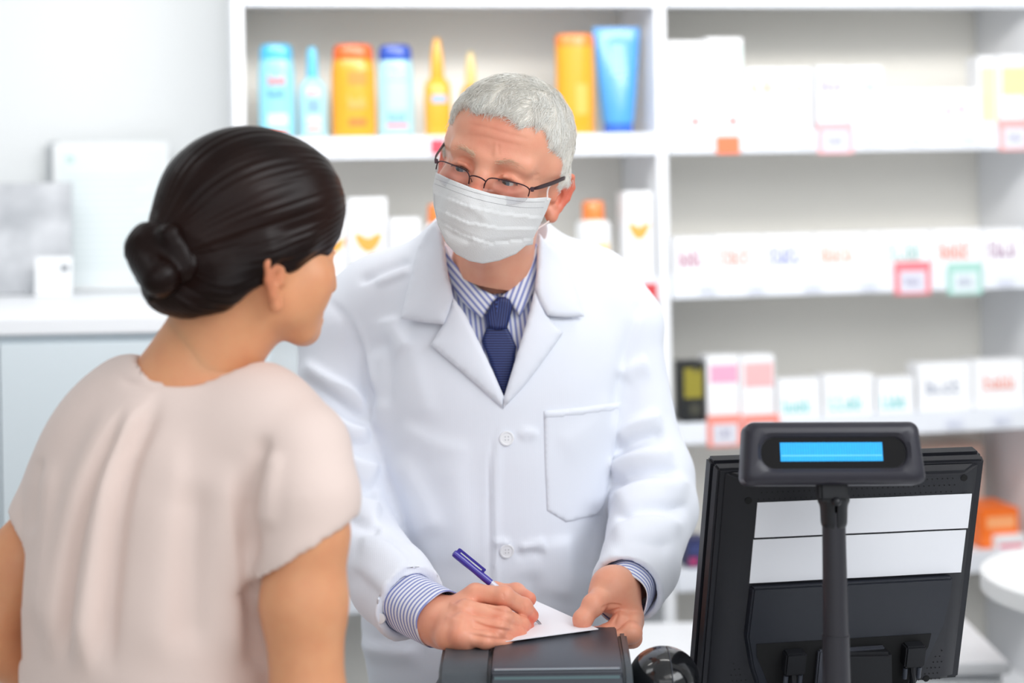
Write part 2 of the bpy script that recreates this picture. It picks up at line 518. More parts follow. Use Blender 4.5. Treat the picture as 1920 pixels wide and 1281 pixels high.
# ---------------------------------------------------------------- goods
def strip_marks(bm, x0, x1, z0, z1, y, seed, n=5):
    """row of letter-like strokes printed on a front face (y = front plane)"""
    r = random.Random(seed); w = (x1-x0)/n
    for i in range(n):
        h = z1-z0; top = z1 if r.random() < 0.4 or i in (0, n-1) else z0+h*0.68
        a = x0 + i*w
        box_bm(bm, a, a+w*0.24, y-0.0006, y+0.0008, z0, top)
        if r.random() < 0.7: box_bm(bm, a+w*0.5, a+w*0.74, y-0.0006, y+0.0008, z0, z0+h*0.66)
        box_bm(bm, a, a+w*0.74, y-0.0006, y+0.0008, z0, z0+h*0.18)
        if r.random() < 0.6: box_bm(bm, a, a+w*0.74, y-0.0006, y+0.0008, z0+h*0.5, z0+h*0.66)
def carton(px0, px1, ytop, zbase, label, marks=(), depth=0.06, t0=0.012, body=(250, 251, 254), group=None, cat='box', name='medicine_box', flap=True):
    """folding carton on a shelf: spans frame columns px0..px1, its top at row ytop"""
    ymid = 330 + (CAMZ-zbase)*850
    s0, _ = SH(px0, ymid, t0); s1, _ = SH(px1, ymid, t0)
    _, zt = SH((px0+px1)/2, ytop, t0)
    w = s1-s0-0.0015; h = max(zt-zbase, 0.03)
    t = thing(name, label, cat, SW((s0+s1)/2, t0+depth/2, zbase+0.001), A, group)
    m = mat('carton_%d_%d_%d' % body, body, 0.35, spec=0.4)
    bm = bmesh.new(); box_bm(bm, -w/2, w/2, -depth/2, depth/2, 0, h)
    from_bm('carton', bm, m, t, bevel=0.0012, smooth=True)
    if flap:
        bm = bmesh.new(); box_bm(bm, -w/2+0.002, w/2-0.002, -depth/2-0.0007, -depth/2+0.0012, h-0.012, h-0.0015)
        from_bm('tuck_flap', bm, m, t)
    for i, mk in enumerate(marks):
        kind, fx0, fx1, fz0, fz1, col = mk
        cm = mat('print_%d_%d_%d' % col, col, 0.4)
        bm = bmesh.new(); y = -depth/2
        X0, X1, Z0, Z1 = -w/2+w*fx0, -w/2+w*fx1, h*fz0, h*fz1
        if kind == 'word': strip_marks(bm, X0, X1, Z0, Z1, y, int(px0)+i, 4); nm = 'printed_word'
        elif kind == 'band': box_bm(bm, X0, X1, y-0.0006, y+0.0008, Z0, Z1); nm = 'printed_panel'
        elif kind == 'dot':
            lathe_bm(bm, [((X1-X0)/2, -0.0006), ((X1-X0)/2, 0.0008)], 16, M=Matrix.Translation(((X0+X1)/2, y, (Z0+Z1)/2)) @ Matrix.Rotation(math.pi/2, 4, 'X')); nm = 'printed_dot'
        elif kind == 'sun':                                   # half-round emblem
            vs0 = []; vs1 = []
            cx, cw, hh = (X0+X1)/2, (X1-X0)/2, Z1-Z0
            prof = [(-1, 1), (-0.6, 1.0), (-0.3, 0.86), (0, 0.74), (0.3, 0.86), (0.6, 1.0), (1, 1), (0.8, 0.5), (0.45, 0.15), (0, 0), (-0.45, 0.15), (-0.8, 0.5)]
            for q in prof:
                vs0.append(bm.verts.new((cx+q[0]*cw, y-0.0008, Z0+q[1]*hh))); vs1.append(bm.verts.new((cx+q[0]*cw, y+0.0008, Z0+q[1]*hh)))
            bm.faces.new(vs0); bm.faces.new(vs1[::-1])
            for q in range(len(prof)): bm.faces.new((vs0[q], vs1[q], vs1[(q+1) % len(prof)], vs0[(q+1) % len(prof)]))
            nm = 'printed_emblem'
        elif kind == 'heart':
            lathe_bm(bm, [((X1-X0)/2, -0.0006), ((X1-X0)/2, 0.0008)], 12, sy=0.6, M=Matrix.Translation(((X0+X1)/2, y, (Z0+Z1)/2)) @ Matrix.Rotation(0.5, 4, 'Y') @ Matrix.Rotation(math.pi/2, 4, 'X')); nm = 'printed_emblem'
        from_bm(nm, bm, cm, t)
    return t
OR, RD, PK, TL, BL, GY, YL, PU = (244, 150, 110), (226, 92, 92), (246, 190, 206), (110, 208, 208), (120, 140, 214), (160, 165, 190), (238, 220, 130), (176, 130, 160)
zA, zB, zC, zD = ZS[5], ZS[4], ZS[3], ZS[2]
# upper right shelf
carton(1254, 1324, 78, zA, 'tall white carton with a pale pink panel next to the shelf upright', [('band', .05, .85, .66, .95, (250, 205, 208)), ('dot', .62, .82, .08, .16, (220, 70, 60)), ('word', .1, .7, .45, .52, (248, 226, 236))])
carton(1326, 1396, 72, zA, 'tall white carton with a pale green panel on the upper shelf', [('band', .3, .97, .6, .93, (214, 234, 230)), ('dot', .6, .8, .08, .15, (220, 70, 60)), ('band', .4, .97, .3, .5, (236, 245, 246))])
carton(1402, 1462, 128, zA, 'white medicine box with an orange word on the upper shelf', [('word', .1, .85, .6, .84, (250, 170, 130))], group='medicine boxes on the upper shelf')
carton(1464, 1524, 128, zA, 'white medicine box with a yellow and grey word on the upper shelf', [('word', .1, .85, .6, .84, (228, 214, 150))], group='medicine boxes on the upper shelf')
carton(1532, 1592, 125, zA, 'white medicine box with a dull grey-violet word on the upper shelf', [('word', .1, .85, .6, .84, (170, 160, 186))], group='medicine boxes on the upper shelf')
carton(1594, 1656, 125, zA, 'white medicine box with a pale blue word on the upper shelf', [('word', .1, .85, .6, .84, (168, 190, 224))], group='medicine boxes on the upper shelf')
carton(1659, 1742, 170, zA, 'low white box with pink heart print, left one of two', [('heart', .15, .36, .3, .62, (250, 190, 220)), ('heart', .38, .58, .25, .55, (250, 190, 220))], t0=0.004, depth=0.05)
carton(1744, 1842, 168, zA, 'low white box with pink heart print, right one of two', [('heart', .25, .46, .3, .6, (246, 186, 220)), ('heart', .5, .72, .35, .64, (246, 186, 220))], t0=0.004, depth=0.05)
carton(1836, 1872, 106, zA, 'narrow white carton with a yellow panel on the upper shelf', [('band', .1, .9, .1, .85, (252, 246, 190))], t0=0.02)
carton(1875, 1925, 104, zA, 'white carton with a broad yellow panel at the right end of the upper shelf', [('band', .1, .98, .45, .84, (250, 242, 170))], t0=0.02)
# middle right shelf
mids = [(1262, 1338, 446, (190, 120, 150), 'plum red'), (1340, 1430, 442, (240, 150, 130), 'salmon'), (1432, 1526, 440, (120, 134, 214), 'blue'),
        (1528, 1622, 438, (246, 168, 140), 'peach orange'), (1656, 1748, 434, (150, 205, 200), 'sea green'), (1750, 1842, 431, (238, 132, 110), 'red'), (1844, 1925, 430, (160, 110, 150), 'purple')]
for x0, x1, yt, c, cn in mids:
    carton(x0, x1, yt, zB, 'low white medicine box with a %s word on the middle shelf' % cn, [('word', .13, .78, .26, .72, c), ('band', .9, .97, .5, .9, (248, 232, 240))], group='medicine boxes on the middle shelf', depth=0.09)
carton(1624, 1654, 436, zB, 'thin blank white box between the peach and sea green worded boxes', [('band', .3, .7, .3, .8, (252, 236, 246))], depth=0.09)
# lower right shelf
carton(1280, 1322, 680, zC, 'black carton with a dull yellow picture next to the shelf upright', [('band', .08, .92, .4, .9, (150, 140, 50)), ('band', .3, .8, .12, .3, (70, 70, 60)), ('band', .5, .9, .84, .95, (90, 90, 90))], body=(38, 40, 42))
carton(1326, 1388, 668, zC, 'white carton with a pink panel above the long red price tag', [('band', .1, .95, .58, .86, (250, 176, 206))])
carton(1390, 1454, 667, zC, 'white carton with a rose panel above the long red price tag', [('band', .1, .95, .5, .88, (248, 190, 192))])
lows = [(1458, 1540, 712, 'first'), (1544, 1640, 704, 'middle'), (1644, 1716, 710, 'last')]
for x0, x1, yt, cn in lows:
    carton(x0, x1, yt, zC, 'low white box with a turquoise word, %s of the three' % cn, [('word', .12, .78, .12, .5, (120, 214, 214))], group='turquoise lettered boxes')
carton(1722, 1824, 682, zC, 'white box with a slate grey word behind the customer display', [('word', .15, .8, .36, .66, (170, 178, 196))])
carton(1826, 1925, 676, zC, 'white box with an orange-red word on the lower shelf', [('word', .2, .8, .38, .68, (244, 150, 130))])
# small things at the left of the bottom shelves
carton(1288, 1328, 1012, zD, 'dark blue carton on the shelf between the pharmacist and the screen', [('band', .1, .9, .5, .9, (60, 70, 120)), ('band', .1, .5, .1, .35, (180, 60, 110))], body=(52, 56, 100))
carton(1216, 1246, 1020, zD, 'small pale green carton beside the pharmacist sleeve', [('band', .2, .8, .2, .7, (206, 232, 190))], t0=0.06, depth=0.03)
carton(1840, 1912, 955, zD, 'bright orange carton beyond the right edge of the screen', [('band', .15, .9, .5, .8, (255, 176, 120)), ('band', .1, .6, .1, .3, (255, 140, 70))], body=(250, 120, 40), depth=0.12, t0=0.02)
carton(1868, 1925, 1020, zD, 'small white carton with pink print in front of the orange carton', [('band', .1, .9, .1, .4, (248, 130, 150))], depth=0.02, t0=0.0)
carton(1716, 1846, 838, zD, 'large peach cardboard box at the back of the shelf beyond the screen', [], depth=0.08, t0=0.19, body=(233, 205, 190), name='cardboard_box')
# left bay, middle shelf: sun care boxes
SUN = (250, 176, 84)
carton(655, 728, 372, zB, 'tall white carton with an orange half-sun emblem beside the woman face', [('sun', .12, .88, .38, .6, SUN), ('word', .25, .8, .8, .88, (214, 216, 226))])
carton(560, 652, 388, zB, 'white carton with an orange half-sun emblem behind the woman head', [('sun', .5, .98, .42, .6, SUN)])
carton(732, 790, 410, zB, 'short white carton with an orange band left of the face mask', [('sun', .08, .92, .38, .56, SUN), ('word', .2, .8, .72, .82, (210, 212, 222))])
carton(1172, 1228, 360, zB, 'tall white carton with an orange half-sun emblem right of the pharmacist', [('sun', .12, .88, .44, .64, SUN), ('word', .2, .8, .8, .88, (214, 216, 226))])
carton(508, 562, 652, zC, 'white carton with turquoise and pink print between the two people', [('band', .1, .9, .1, .5, (150, 222, 232)), ('band', .5, .9, .7, .86, (248, 196, 214))])
carton(566, 640, 660, zC, 'white carton with a turquoise foot mostly behind the pharmacist shoulder', [('band', .1, .9, .1, .5, (150, 222, 232))])
# bottles on the upper left shelf
def bottle(px0, px1, ytop, zbase, label, kind, body, capc, marks=(), name='lotion_bottle', t0=0.03):
    ymid = 330 + (CAMZ-zbase)*880
    s0, _ = SH(px0, ymid, t0); s1, _ = SH(px1, ymid, t0); _, zt = SH((px0+px1)/2, ytop, t0)
    w = (s1-s0); h = zt-zbase; r = w/2; dp = 0.62
    t = thing(name, label, 'bottle' if kind != 'tube' else 'tube', SW((s0+s1)/2, t0+r*dp, zbase+0.001), A)
    bmt = mat('bottle_%d_%d_%d' % body, body, 0.25, coat=0.3); cmt = mat('cap_%d_%d_%d' % capc, capc, 0.25, coat=0.3)
    bm = bmesh.new(); cb = bmesh.new(); seg = 32
    if kind == 'oval':                                # shoulderless shampoo-like flask, flat cap as wide as the body
        ch = h*0.17
        lathe_bm(bm, [(r*.86, 0), (r*.97, .004), (r, h*.1), (r, h*.45), (r*.985, h*.7), (r*.93, h-ch-.003), (r*.9, h-ch)], seg, sy=dp)
        lathe_bm(cb, [(r*.9, h-ch), (r*.92, h-ch+.002), (r*.89, h-.012), (r*.8, h-.003), (r*.6, h)], seg, sy=dp)
    elif kind == 'spray':                             # slim flask, conical pointed spray cap
        ch = h*0.42
        lathe_bm(bm, [(r*.86, 0), (r, .005), (r, h*.4), (r*.97, h*.52), (r*.72, h-ch), (r*.5, h-ch+.004)], seg, sy=dp+.1)
        lathe_bm(cb, [(r*.5, h-ch+.004), (r*.52, h-ch+.006), (r*.46, h-ch*.45), (r*.34, h-ch*.2), (r*.26, h-.004), (r*.18, h)], seg, sy=dp+.1)
    elif kind == 'small_spray':
        ch = h*0.35
        lathe_bm(bm, [(r*.86, 0), (r, .005), (r, h*.45), (r*.9, h*.58), (r*.45, h-ch+.002)], seg, sy=dp+.1)
        lathe_bm(cb, [(r*.42, h-ch+.002), (r*.42, h-ch+.01), (r*.36, h-.014), (r*.3, h-.004), (r*.22, h)], seg, sy=dp+.1)
    elif kind == 'round':                             # straight can with rounded shoulder and short cap
        ch = h*0.24
        lathe_bm(bm, [(r*.95, 0), (r, .003), (r, h-ch-.014), (r*.93, h-ch-.004), (r*.66, h-ch)], seg)
        lathe_bm(cb, [(r*.62, h-ch), (r*.64, h-ch+.002), (r*.6, h-.004), (r*.52, h)], seg)
    elif kind == 'tall':
        ch = h*0.12
        lathe_bm(bm, [(r*.9, 0), (r*.97, .004), (r, h*.3), (r, h-ch)], seg, sy=dp)
        lathe_bm(cb, [(r, h-ch), (r, h-.008), (r*.94, h-.001), (r*.9, h)], seg, sy=dp)
    elif kind == 'tube':                              # tube standing on its cap, flat crimped end up
        ch = h*0.09
        lathe_bm(cb, [(r*.58, 0), (r*.62, .002), (r*.62, ch), (r*.6, ch+.001)], seg, sy=.8)
        for (q, z, sy) in ((.6, ch+.001, .85),): pass
        prof = [(.62, ch+.001, .95), (.68, ch+.01, .9), (.78, h*.35, .68), (.88, h*.62, .42), (.96, h*.85, .16), (1.0, h*.95, .05), (1.0, h, .045)]
        rings = []
        for q, z, sy in prof:
            rings.append([bm.verts.new((r*q*math.cos(2*math.pi*i/seg), r*q*sy*math.sin(2*math.pi*i/seg), z)) for i in range(seg)])
        for a, b in zip(rings, rings[1:]):
            for i in range(seg): bm.faces.new((a[i], a[(i+1) % seg], b[(i+1) % seg], b[i]))
        bm.faces.new(rings[0][::-1]); bm.faces.new(rings[-1])
    bo = from_bm('flask' if kind != 'tube' else 'tube_body', bm, bmt, t, smooth=True); from_bm('cap', cb, cmt, t, smooth=True)
    bo.data.update()
    bv = BVHTree.FromPolygons([v.co.copy() for v in bo.data.vertices], [tuple(p.vertices) for p in bo.data.polygons])
    for i, (kk, fx0, fx1, fz0, fz1, col) in enumerate(marks):
        cm = mat('print_%d_%d_%d' % col, col, 0.4)
        pb = bmesh.new()
        X0, X1, Z0, Z1 = r*fx0, r*fx1, h*fz0, h*fz1
        def quad(xa, xb, za, zb):
            nx = 6; cols = []
            for q in range(nx+1):
                x = xa + (xb-xa)*q/nx; col_ = []
                for z in (za, (za+zb)/2, zb):
                    hit = bv.ray_cast(Vector((x, -0.5, z)), Vector((0, 1, 0)))
                    y = hit[0].y if hit[0] is not None else -r*dp*.3
                    col_.append((pb.verts.new((x, y-0.0007, z)), pb.verts.new((x, y+0.0012, z))))
                cols.append(col_)
            for q in range(nx):
                for k in range(2):
                    pb.faces.new((cols[q][k][0], cols[q+1][k][0], cols[q+1][k+1][0], cols[q][k+1][0]))
            for q in range(nx):
                pb.faces.new((cols[q][0][0], cols[q][0][1], cols[q+1][0][1], cols[q+1][0][0])); pb.faces.new((cols[q][2][0], cols[q+1][2][0], cols[q+1][2][1], cols[q][2][1]))
            for k in range(2):
                pb.faces.new((cols[0][k][0], cols[0][k+1][0], cols[0][k+1][1], cols[0][k][1])); pb.faces.new((cols[nx][k][0], cols[nx][k][1], cols[nx][k+1][1], cols[nx][k+1][0]))
        if kk == 'band': quad(X0, X1, Z0, Z1)
        else:
            n = 4; w_ = (X1-X0)/n
            for q in range(n):
                quad(X0+q*w_, X0+q*w_+w_*.3, Z0, Z1 if q in (0, 3) else Z0+(Z1-Z0)*.7)
                quad(X0+q*w_, X0+q*w_+w_*.8, Z0, Z0+(Z1-Z0)*.2)
                quad(X0+q*w_+w_*.5, X0+q*w_+w_*.8, Z0, Z0+(Z1-Z0)*.7)
        from_bm('printed_word' if kk == 'word' else 'printed_panel', pb, cm, t)
    return t
LB, LB2 = (150, 218, 236), (176, 226, 240)
bottle(487, 556, 82, zA, 'wide light blue lotion bottle at the left end of the top shelf', 'oval', LB, (84, 190, 232),
       [('word', -.5, .5, .56, .68, (240, 130, 130)), ('word', -.5, .4, .43, .52, (90, 150, 220)), ('band', -.55, .55, .03, .07, (240, 110, 80)), ('band', -.55, .55, .13, .26, (216, 226, 236))])
bottle(562, 616, 88, zA, 'slim light blue spray bottle second from the left end', 'small_spray', LB2, (100, 196, 232),
       [('word', -.5, .5, .46, .55, (240, 150, 140)), ('band', -.4, .4, .28, .42, (140, 180, 226)), ('band', -.5, .5, .08, .11, (246, 140, 90)), ('band', -.5, .5, .14, .24, (220, 230, 236))])
bottle(625, 709, 82, zA, 'broad orange-yellow lotion bottle with a red-orange cap', 'oval', (250, 170, 46), (242, 110, 48),
       [('band', -.3, .55, .56, .7, (246, 150, 64)), ('band', -.3, .5, .12, .2, (240, 130, 60)), ('word', -.3, .5, .3, .45, (252, 190, 110))])
bottle(712, 780, 84, zA, 'pale blue lotion bottle with a dark blue cap', 'oval', LB2, (40, 84, 190),
       [('word', -.5, .6, .62, .72, (206, 180, 200)), ('band', -.5, .6, .3, .6, (190, 214, 232)), ('band', -.6, .6, .1, .14, (236, 110, 120)), ('word', -.5, .5, .18, .26, (120, 170, 226))])
bottle(799, 849, 72, zA, 'yellow spray bottle with a pointed cap left of the pharmacist', 'spray', (250, 180, 60), (246, 176, 60),
       [('band', -.55, .6, .34, .42, (160, 190, 226)), ('band', -.4, .4, .44, .6, (252, 206, 110))])
bottle(866, 908, 98, zA, 'darker yellow spray bottle partly behind the pharmacist hair', 'spray', (232, 168, 50), (226, 200, 130))
bottle(1049, 1122, 64, zA, 'tall amber lotion bottle with an orange top right of the pharmacist', 'tall', (248, 172, 48), (250, 144, 60), [('band', -.1, .5, .2, .5, (250, 190, 90))], name='lotion_bottle')
bottle(1122, 1210, 50, zA, 'large blue squeeze tube standing on its cap by the upright', 'tube', (84, 164, 232), (60, 110, 210), [('band', -.3, .3, .55, .85, (150, 202, 242))], name='squeeze_tube')
bottle(1086, 1152, 378, zB, 'white bottle with an orange cap right of the ear', 'round', (246, 248, 250), (248, 140, 70), [('band', -.1, .7, .3, .46, (250, 214, 150))])
bottle(796, 850, 384, zB, 'white bottle with an orange cap hidden mostly behind the mask', 'round', (246, 248, 250), (246, 140, 70))
# price tags clipped on the rails
def price_tag(px0, px1, y0, y1, frame, inner, label, t=-0.009, name='price_tag'):
    s0, z1 = SH(px0, y0, t); s1, z0 = SH(px1, y1, t)
    o = thing(name, label, 'price tag', SW((s0+s1)/2, t, z0), A)
    w = s1-s0; h = z1-z0
    box('holder', -w/2, w/2, -0.001, 0.0015, 0, h, mat('tag_%d_%d_%d' % frame, frame, 0.4), o)
    if inner:
        box('card', -w*.36, w*.36, -0.0018, -0.0009, h*.08, h*.72, mat('tag_card_%d_%d_%d' % inner, inner, 0.5), o)
        bm = bmesh.new(); strip_marks(bm, -w*.2, w*.2, h*.3, h*.6, -0.0016, int(px0), 3)
        from_bm('printed_price', bm, mat('tag_print', (176, 176, 200), 0.5), o)
    return o
price_tag(1343, 1387, 256, 288, (250, 130, 90), None, 'plain orange price tag under the tall pale green carton')
price_tag(1533, 1600, 230, 288, (248, 184, 190), (222, 224, 236), 'pink-framed price tag under the grey-violet worded box')
price_tag(1873, 1932, 224, 282, (248, 176, 176), (226, 228, 238), 'pink-framed price tag at the right end of the upper rail')
price_tag(1677, 1745, 492, 552, (240, 130, 140), (222, 222, 236), 'red-framed price tag below the sea green worded box')
price_tag(1776, 1842, 494, 552, (170, 216, 206), (222, 234, 238), 'green-framed price tag below the red worded box')
price_tag(1326, 1392, 780, 836, (246, 150, 136), (224, 224, 234), 'red-framed price tag below the pink panelled carton')
price_tag(1394, 1462, 779, 834, (246, 150, 136), (230, 218, 226), 'red-framed price tag below the rose panelled carton')
price_tag(808, 834, 262, 288, (226, 80, 100), None, 'small crimson price tag beside the pharmacist glasses')
price_tag(1208, 1232, 532, 566, (214, 70, 76), None, 'small dark red price tag above the pharmacist shoulder')
# ticket slips in the rails
slip = mat('grey_blue_slip', (208, 214, 232), 0.5)
def rail_slip(px, py, w=36, h=18, where=''):
    s0, z1 = SH(px, py, -0.0075); s1, z0 = SH(px+w, py+h, -0.0075)
    o = thing('shelf_label', 'small printed paper label %s' % where, 'label', SW((s0+s1)/2, -0.0075, z0), A, 'paper labels in the shelf rails')
    box('slip', -(s1-s0)/2, (s1-s0)/2, -0.001, 0.001, 0, z1-z0, mat('slip_paper', (226, 230, 242), 0.5), o)
    bm = bmesh.new(); strip_marks(bm, -(s1-s0)*.3, (s1-s0)*.3, (z1-z0)*.2, (z1-z0)*.8, -0.001, px, 3); from_bm('printed_number', bm, slip, o)
for px, py, wh in ((664, 268, 'under the orange bottle'), (734, 266, 'under the dark blue capped bottle'), (1106, 262, 'under the amber bottle'), (1165, 262, 'under the blue tube'),
                   (1420, 258, 'under the orange worded box'), (1492, 258, 'under the yellow worded box'), (1616, 256, 'under the pale blue worded box'), (1700, 254, 'under the left heart box'), (1800, 252, 'under the right heart box'),
                   (1310, 534, 'under the plum red worded box'), (1400, 533, 'under the salmon worded box'), (1506, 530, 'under the blue worded box'), (1612, 527, 'under the peach worded box'), (1868, 520, 'under the purple worded box'),
                   (1772, 785, 'under the slate grey worded box'), (1862, 780, 'under the orange-red worded box')):
    rail_slip(px, py, where=wh)

# ---------------------------------------------------------------- cabinet with papers at the left
cab_front = mat('pale_blue_grey_cabinet_front', (222, 232, 238), 0.4)
CZT = 1.6 - (580-330)/FPX*3.0
cab = thing('storage_cabinet', 'tall pale blue-grey cabinet with a thick white top behind the woman', 'cabinet', (-1.15, 3.2, 0))
box('cabinet_body', -0.72, 0.72, -0.185, 0.2, 0.08, CZT-0.032, cab_front, cab, bevel=0.002)
box('plinth', -0.70, 0.70, -0.16, 0.18, 0.0, 0.079, mat('plinth_grey', (150, 155, 160), 0.5), cab)
bm = bmesh.new()
ol = [(-0.73, -0.205), (0.735, -0.205), (0.735, 0.20), (0.50, 0.20), (0.50, 0.535), (-0.73, 0.535)]
a_ = [bm.verts.new((x, y, CZT-0.031)) for x, y in ol]; b_ = [bm.verts.new((x, y, CZT)) for x, y in ol]
bm.faces.new(a_); bm.faces.new(b_)
for i in range(6): bm.faces.new((a_[i], a_[(i+1) % 6], b_[(i+1) % 6], b_[i]))
from_bm('cabinet_top', bm, shelf_white, cab, bevel=0.003, smooth=True)
for i, (a, b) in enumerate(((-0.715, -0.24), (-0.236, 0.24), (0.244, 0.72))):
    d_ = box('door', a, b, -0.202, -0.1862, 0.1, CZT-0.045, cab_front, cab, bevel=0.0015)
    box('handle', b-0.04, b-0.028, -0.222, -0.2022, 0.9, 1.02, mat('brushed_steel', (180, 184, 188), 0.3, 0.9), d_, bevel=0.002)
# framed sheet, grey picture, small card
def stand_panel(name, label, cat, px0, px1, ytop, d, lean, m, z0=CZT, th=0.006, frame=None):
    a = P(px0, 560, d); b = P(px1, 560, d); t_ = P((px0+px1)/2, ytop, d+0.02)
    w = b[0]-a[0]; h = t_[2]-z0
    o = thing(name, label, cat, ((a[0]+b[0])/2, d, z0+0.001))
    M_ = Matrix.Rotation(-lean, 4, 'X')
    return o, w, h, M_
o, w, h, M_ = stand_panel('framed_notice', 'white framed notice sheet leaning on the wall above the cabinet', 'notice', 100, 318, 268, 3.68, 0.05, None)
box('frame', -w/2, w/2, 0, 0.012, 0.002, h, mat('white_frame', (240, 243, 244), 0.4), o, M=M_, bevel=0.002)
box('sheet', -w/2+0.014, w/2-0.01, -0.001, 0.0, 0.014, h-0.012, mat('notice_sheet', (232, 240, 242), 0.6), o, M=M_)
bm = bmesh.new(); lathe_bm(bm, [(0.008, -0.001), (0.008, 0.001)], 20, M=M_ @ Matrix.Translation((-w/2+0.038, -0.0016, h-0.035)) @ Matrix.Rotation(math.pi/2, 4, 'X')); from_bm('printed_dot', bm, mat('pale_green_print', (190, 220, 214), 0.5), o)
bm = bmesh.new()
for i in range(14):
    zz = h-0.075-i*0.015; box_bm(bm, -w/2+0.03, w/2-0.03-0.02*(i % 3), -0.0016, -0.0009, zz, zz+0.004, M_)
from_bm('printed_lines', bm, mat('pale_grey_green_print', (218, 229, 231), 0.6), o)
# grey strip: shade at the notice's left frame side, put in as colour
o, w, h, M_ = stand_panel('frame_side_shading', 'narrow grey board strip at the left side of the notice frame', 'shading', 91, 110, 266, 3.705, 0.05, None)
box('shading', -w/2, w/2, 0, 0.006, 0.002, h, mat('grey_shading', (186, 190, 194), 0.6), o, M=M_)
o, w, h, M_ = stand_panel('monochrome_picture', 'grey landscape picture standing at the left edge', 'picture', -60, 134, 344, 3.60, 0.05, None)
box('backing', -w/2, w/2, 0, 0.01, 0.002, h, mat('picture_edge', (190, 192, 196), 0.5), o, M=M_)
pm = mat('grey_photo_print', (222, 224, 228), 0.5, rgb2=(176, 179, 184), vscale=9)
box('print', -w/2+0.002, w/2-0.002, -0.001, -0.0001, 0.004, h-0.002, pm, o, M=M_)
o, w, h, M_ = stand_panel('leaflet', 'small white leaflet leaning on the grey picture', 'leaflet', 66, 134, 482, 3.555, 0.12, None)
box('sheet', -w/2, w/2, 0, 0.003, 0.001, h, mat('leaflet_white', (246, 248, 250), 0.5), o, M=M_)
bm = bmesh.new(); box_bm(bm, w/2-0.024, w/2-0.006, -0.001, 0.0, h*.62, h*.8, M_); from_bm('printed_mark', bm, mat('mid_grey_print', (140, 144, 150), 0.5), o)

# ---------------------------------------------------------------- pale drawer units under and right of the shelves
def drawers(name, label, x0, x1, d, z1, n, dp=0.35, rz=0.0):
    o = thing(name, label, 'drawer unit', ((x0+x1)/2, d+dp/2, 0), rz)
    w = x1-x0
    box('carcass', -w/2, w/2, -dp/2, dp/2, 0.0, z1-0.022, shelf_white, o, bevel=0.002)
    box('top_panel', -w/2-0.01, w/2+0.01, -dp/2-0.022, dp/2, z1-0.0215, z1, shelf_white, o, bevel=0.003)
    hh = (z1-0.03)/n
    for i in range(n):
        q = box('drawer', -w/2+0.004, w/2-0.004, -dp/2-0.018, -dp/2-0.0005, i*hh+0.004, (i+1)*hh-0.003, mat('drawer_front', (238, 241, 244), 0.4), o, bevel=0.0015)
        box('handle', -0.05, 0.05, -dp/2-0.03, -dp/2-0.0182, (i+1)*hh-0.03, (i+1)*hh-0.022, mat('brushed_steel', (180, 184, 188), 0.3, 0.9), q, bevel=0.001)
    return o
drawers('drawer_unit', 'low white drawer unit seen between the pharmacist and the screen', 0.06, 0.88, 3.12, 0.70, 3, 0.3)
# round-ended white table at the right
tb = thing('side_table', 'white round-ended table on panel legs at the right edge', 'table', (1.05, 2.95, 0))
tz = 1.6 - (1082-330)/FPX*2.9 - 0.012
bm = bmesh.new()
ring0, ring1 = [], []
outl = [(0.6, -0.32)] + [(-0.0 + -0.26*math.sin(a)-0.0, -0.06-0.26*math.cos(a)) for a in np.linspace(0, math.pi, 26)] + [(0.6, 0.2)]
outl = [(x, y) for x, y in outl]
for x, y in outl: ring0.append(bm.verts.new((x, y, tz-0.032))); ring1.append(bm.verts.new((x, y, tz)))
bm.faces.new(ring0); bm.faces.new(ring1)
for i in range(len(outl)): bm.faces.new((ring0[i], ring0[(i+1) % len(outl)], ring1[(i+1) % len(outl)], ring1[i]))
from_bm('tabletop', bm, mat('table_white', (240, 241, 242), 0.35), tb, smooth=True, bevel=0.002)
box('leg', -0.14, -0.085, -0.22, 0.1, 0.0, tz-0.0325, mat('table_leg_grey', (196, 199, 202), 0.4), tb, bevel=0.002)
box('leg', 0.5, 0.55, -0.22, 0.1, 0.0, tz-0.0325, mat('table_leg_grey', (196, 199, 202), 0.4), tb, bevel=0.002)
box('rear_panel', -0.084, 0.499, 0.04, 0.06, 0.12, tz-0.0325, mat('table_panel_beige', (226, 225, 218), 0.4), tb)
box('lower_shelf', -0.084, 0.499, -0.18, 0.039, tz-0.21, tz-0.185, mat('table_white', (240, 241, 242), 0.35), tb, bevel=0.002)
carton_specs = []
# ================================================================ COUNTER AND DEVICES
CT = 0.925
ct = thing('service_counter', 'white pharmacy counter between the woman and the pharmacist', 'counter', (0.3, 2.05, 0))
bm = bmesh.new()
ol = [(-1.5, -0.09), (-0.35, -0.09), (-0.28, -0.33), (1.0, -0.33), (1.0, 0.145), (-1.5, 0.145)]
a = [bm.verts.new((x, y, CT-0.04)) for x, y in ol]; b = [bm.verts.new((x, y, CT)) for x, y in ol]
bm.faces.new(a); bm.faces.new(b)
for i in range(6): bm.faces.new((a[i], a[(i+1) % 6], b[(i+1) % 6], b[i]))
from_bm('worktop', bm, shelf_white, ct, bevel=0.003, smooth=True)
bm = bmesh.new()
ol2 = [(-1.47, -0.06), (-0.33, -0.06), (-0.26, -0.30), (0.97, -0.30), (0.97, 0.0), (-1.47, 0.0)]
a = [bm.verts.new((x, y, 0)) for x, y in ol2]; b = [bm.verts.new((x, y, CT-0.0405)) for x, y in ol2]
bm.faces.new(a); bm.faces.new(b)
for i in range(6): bm.faces.new((a[i], a[(i+1) % 6], b[(i+1) % 6], b[i]))
from_bm('counter_front', bm, mat('counter_front_white', (234, 238, 240), 0.4), ct)

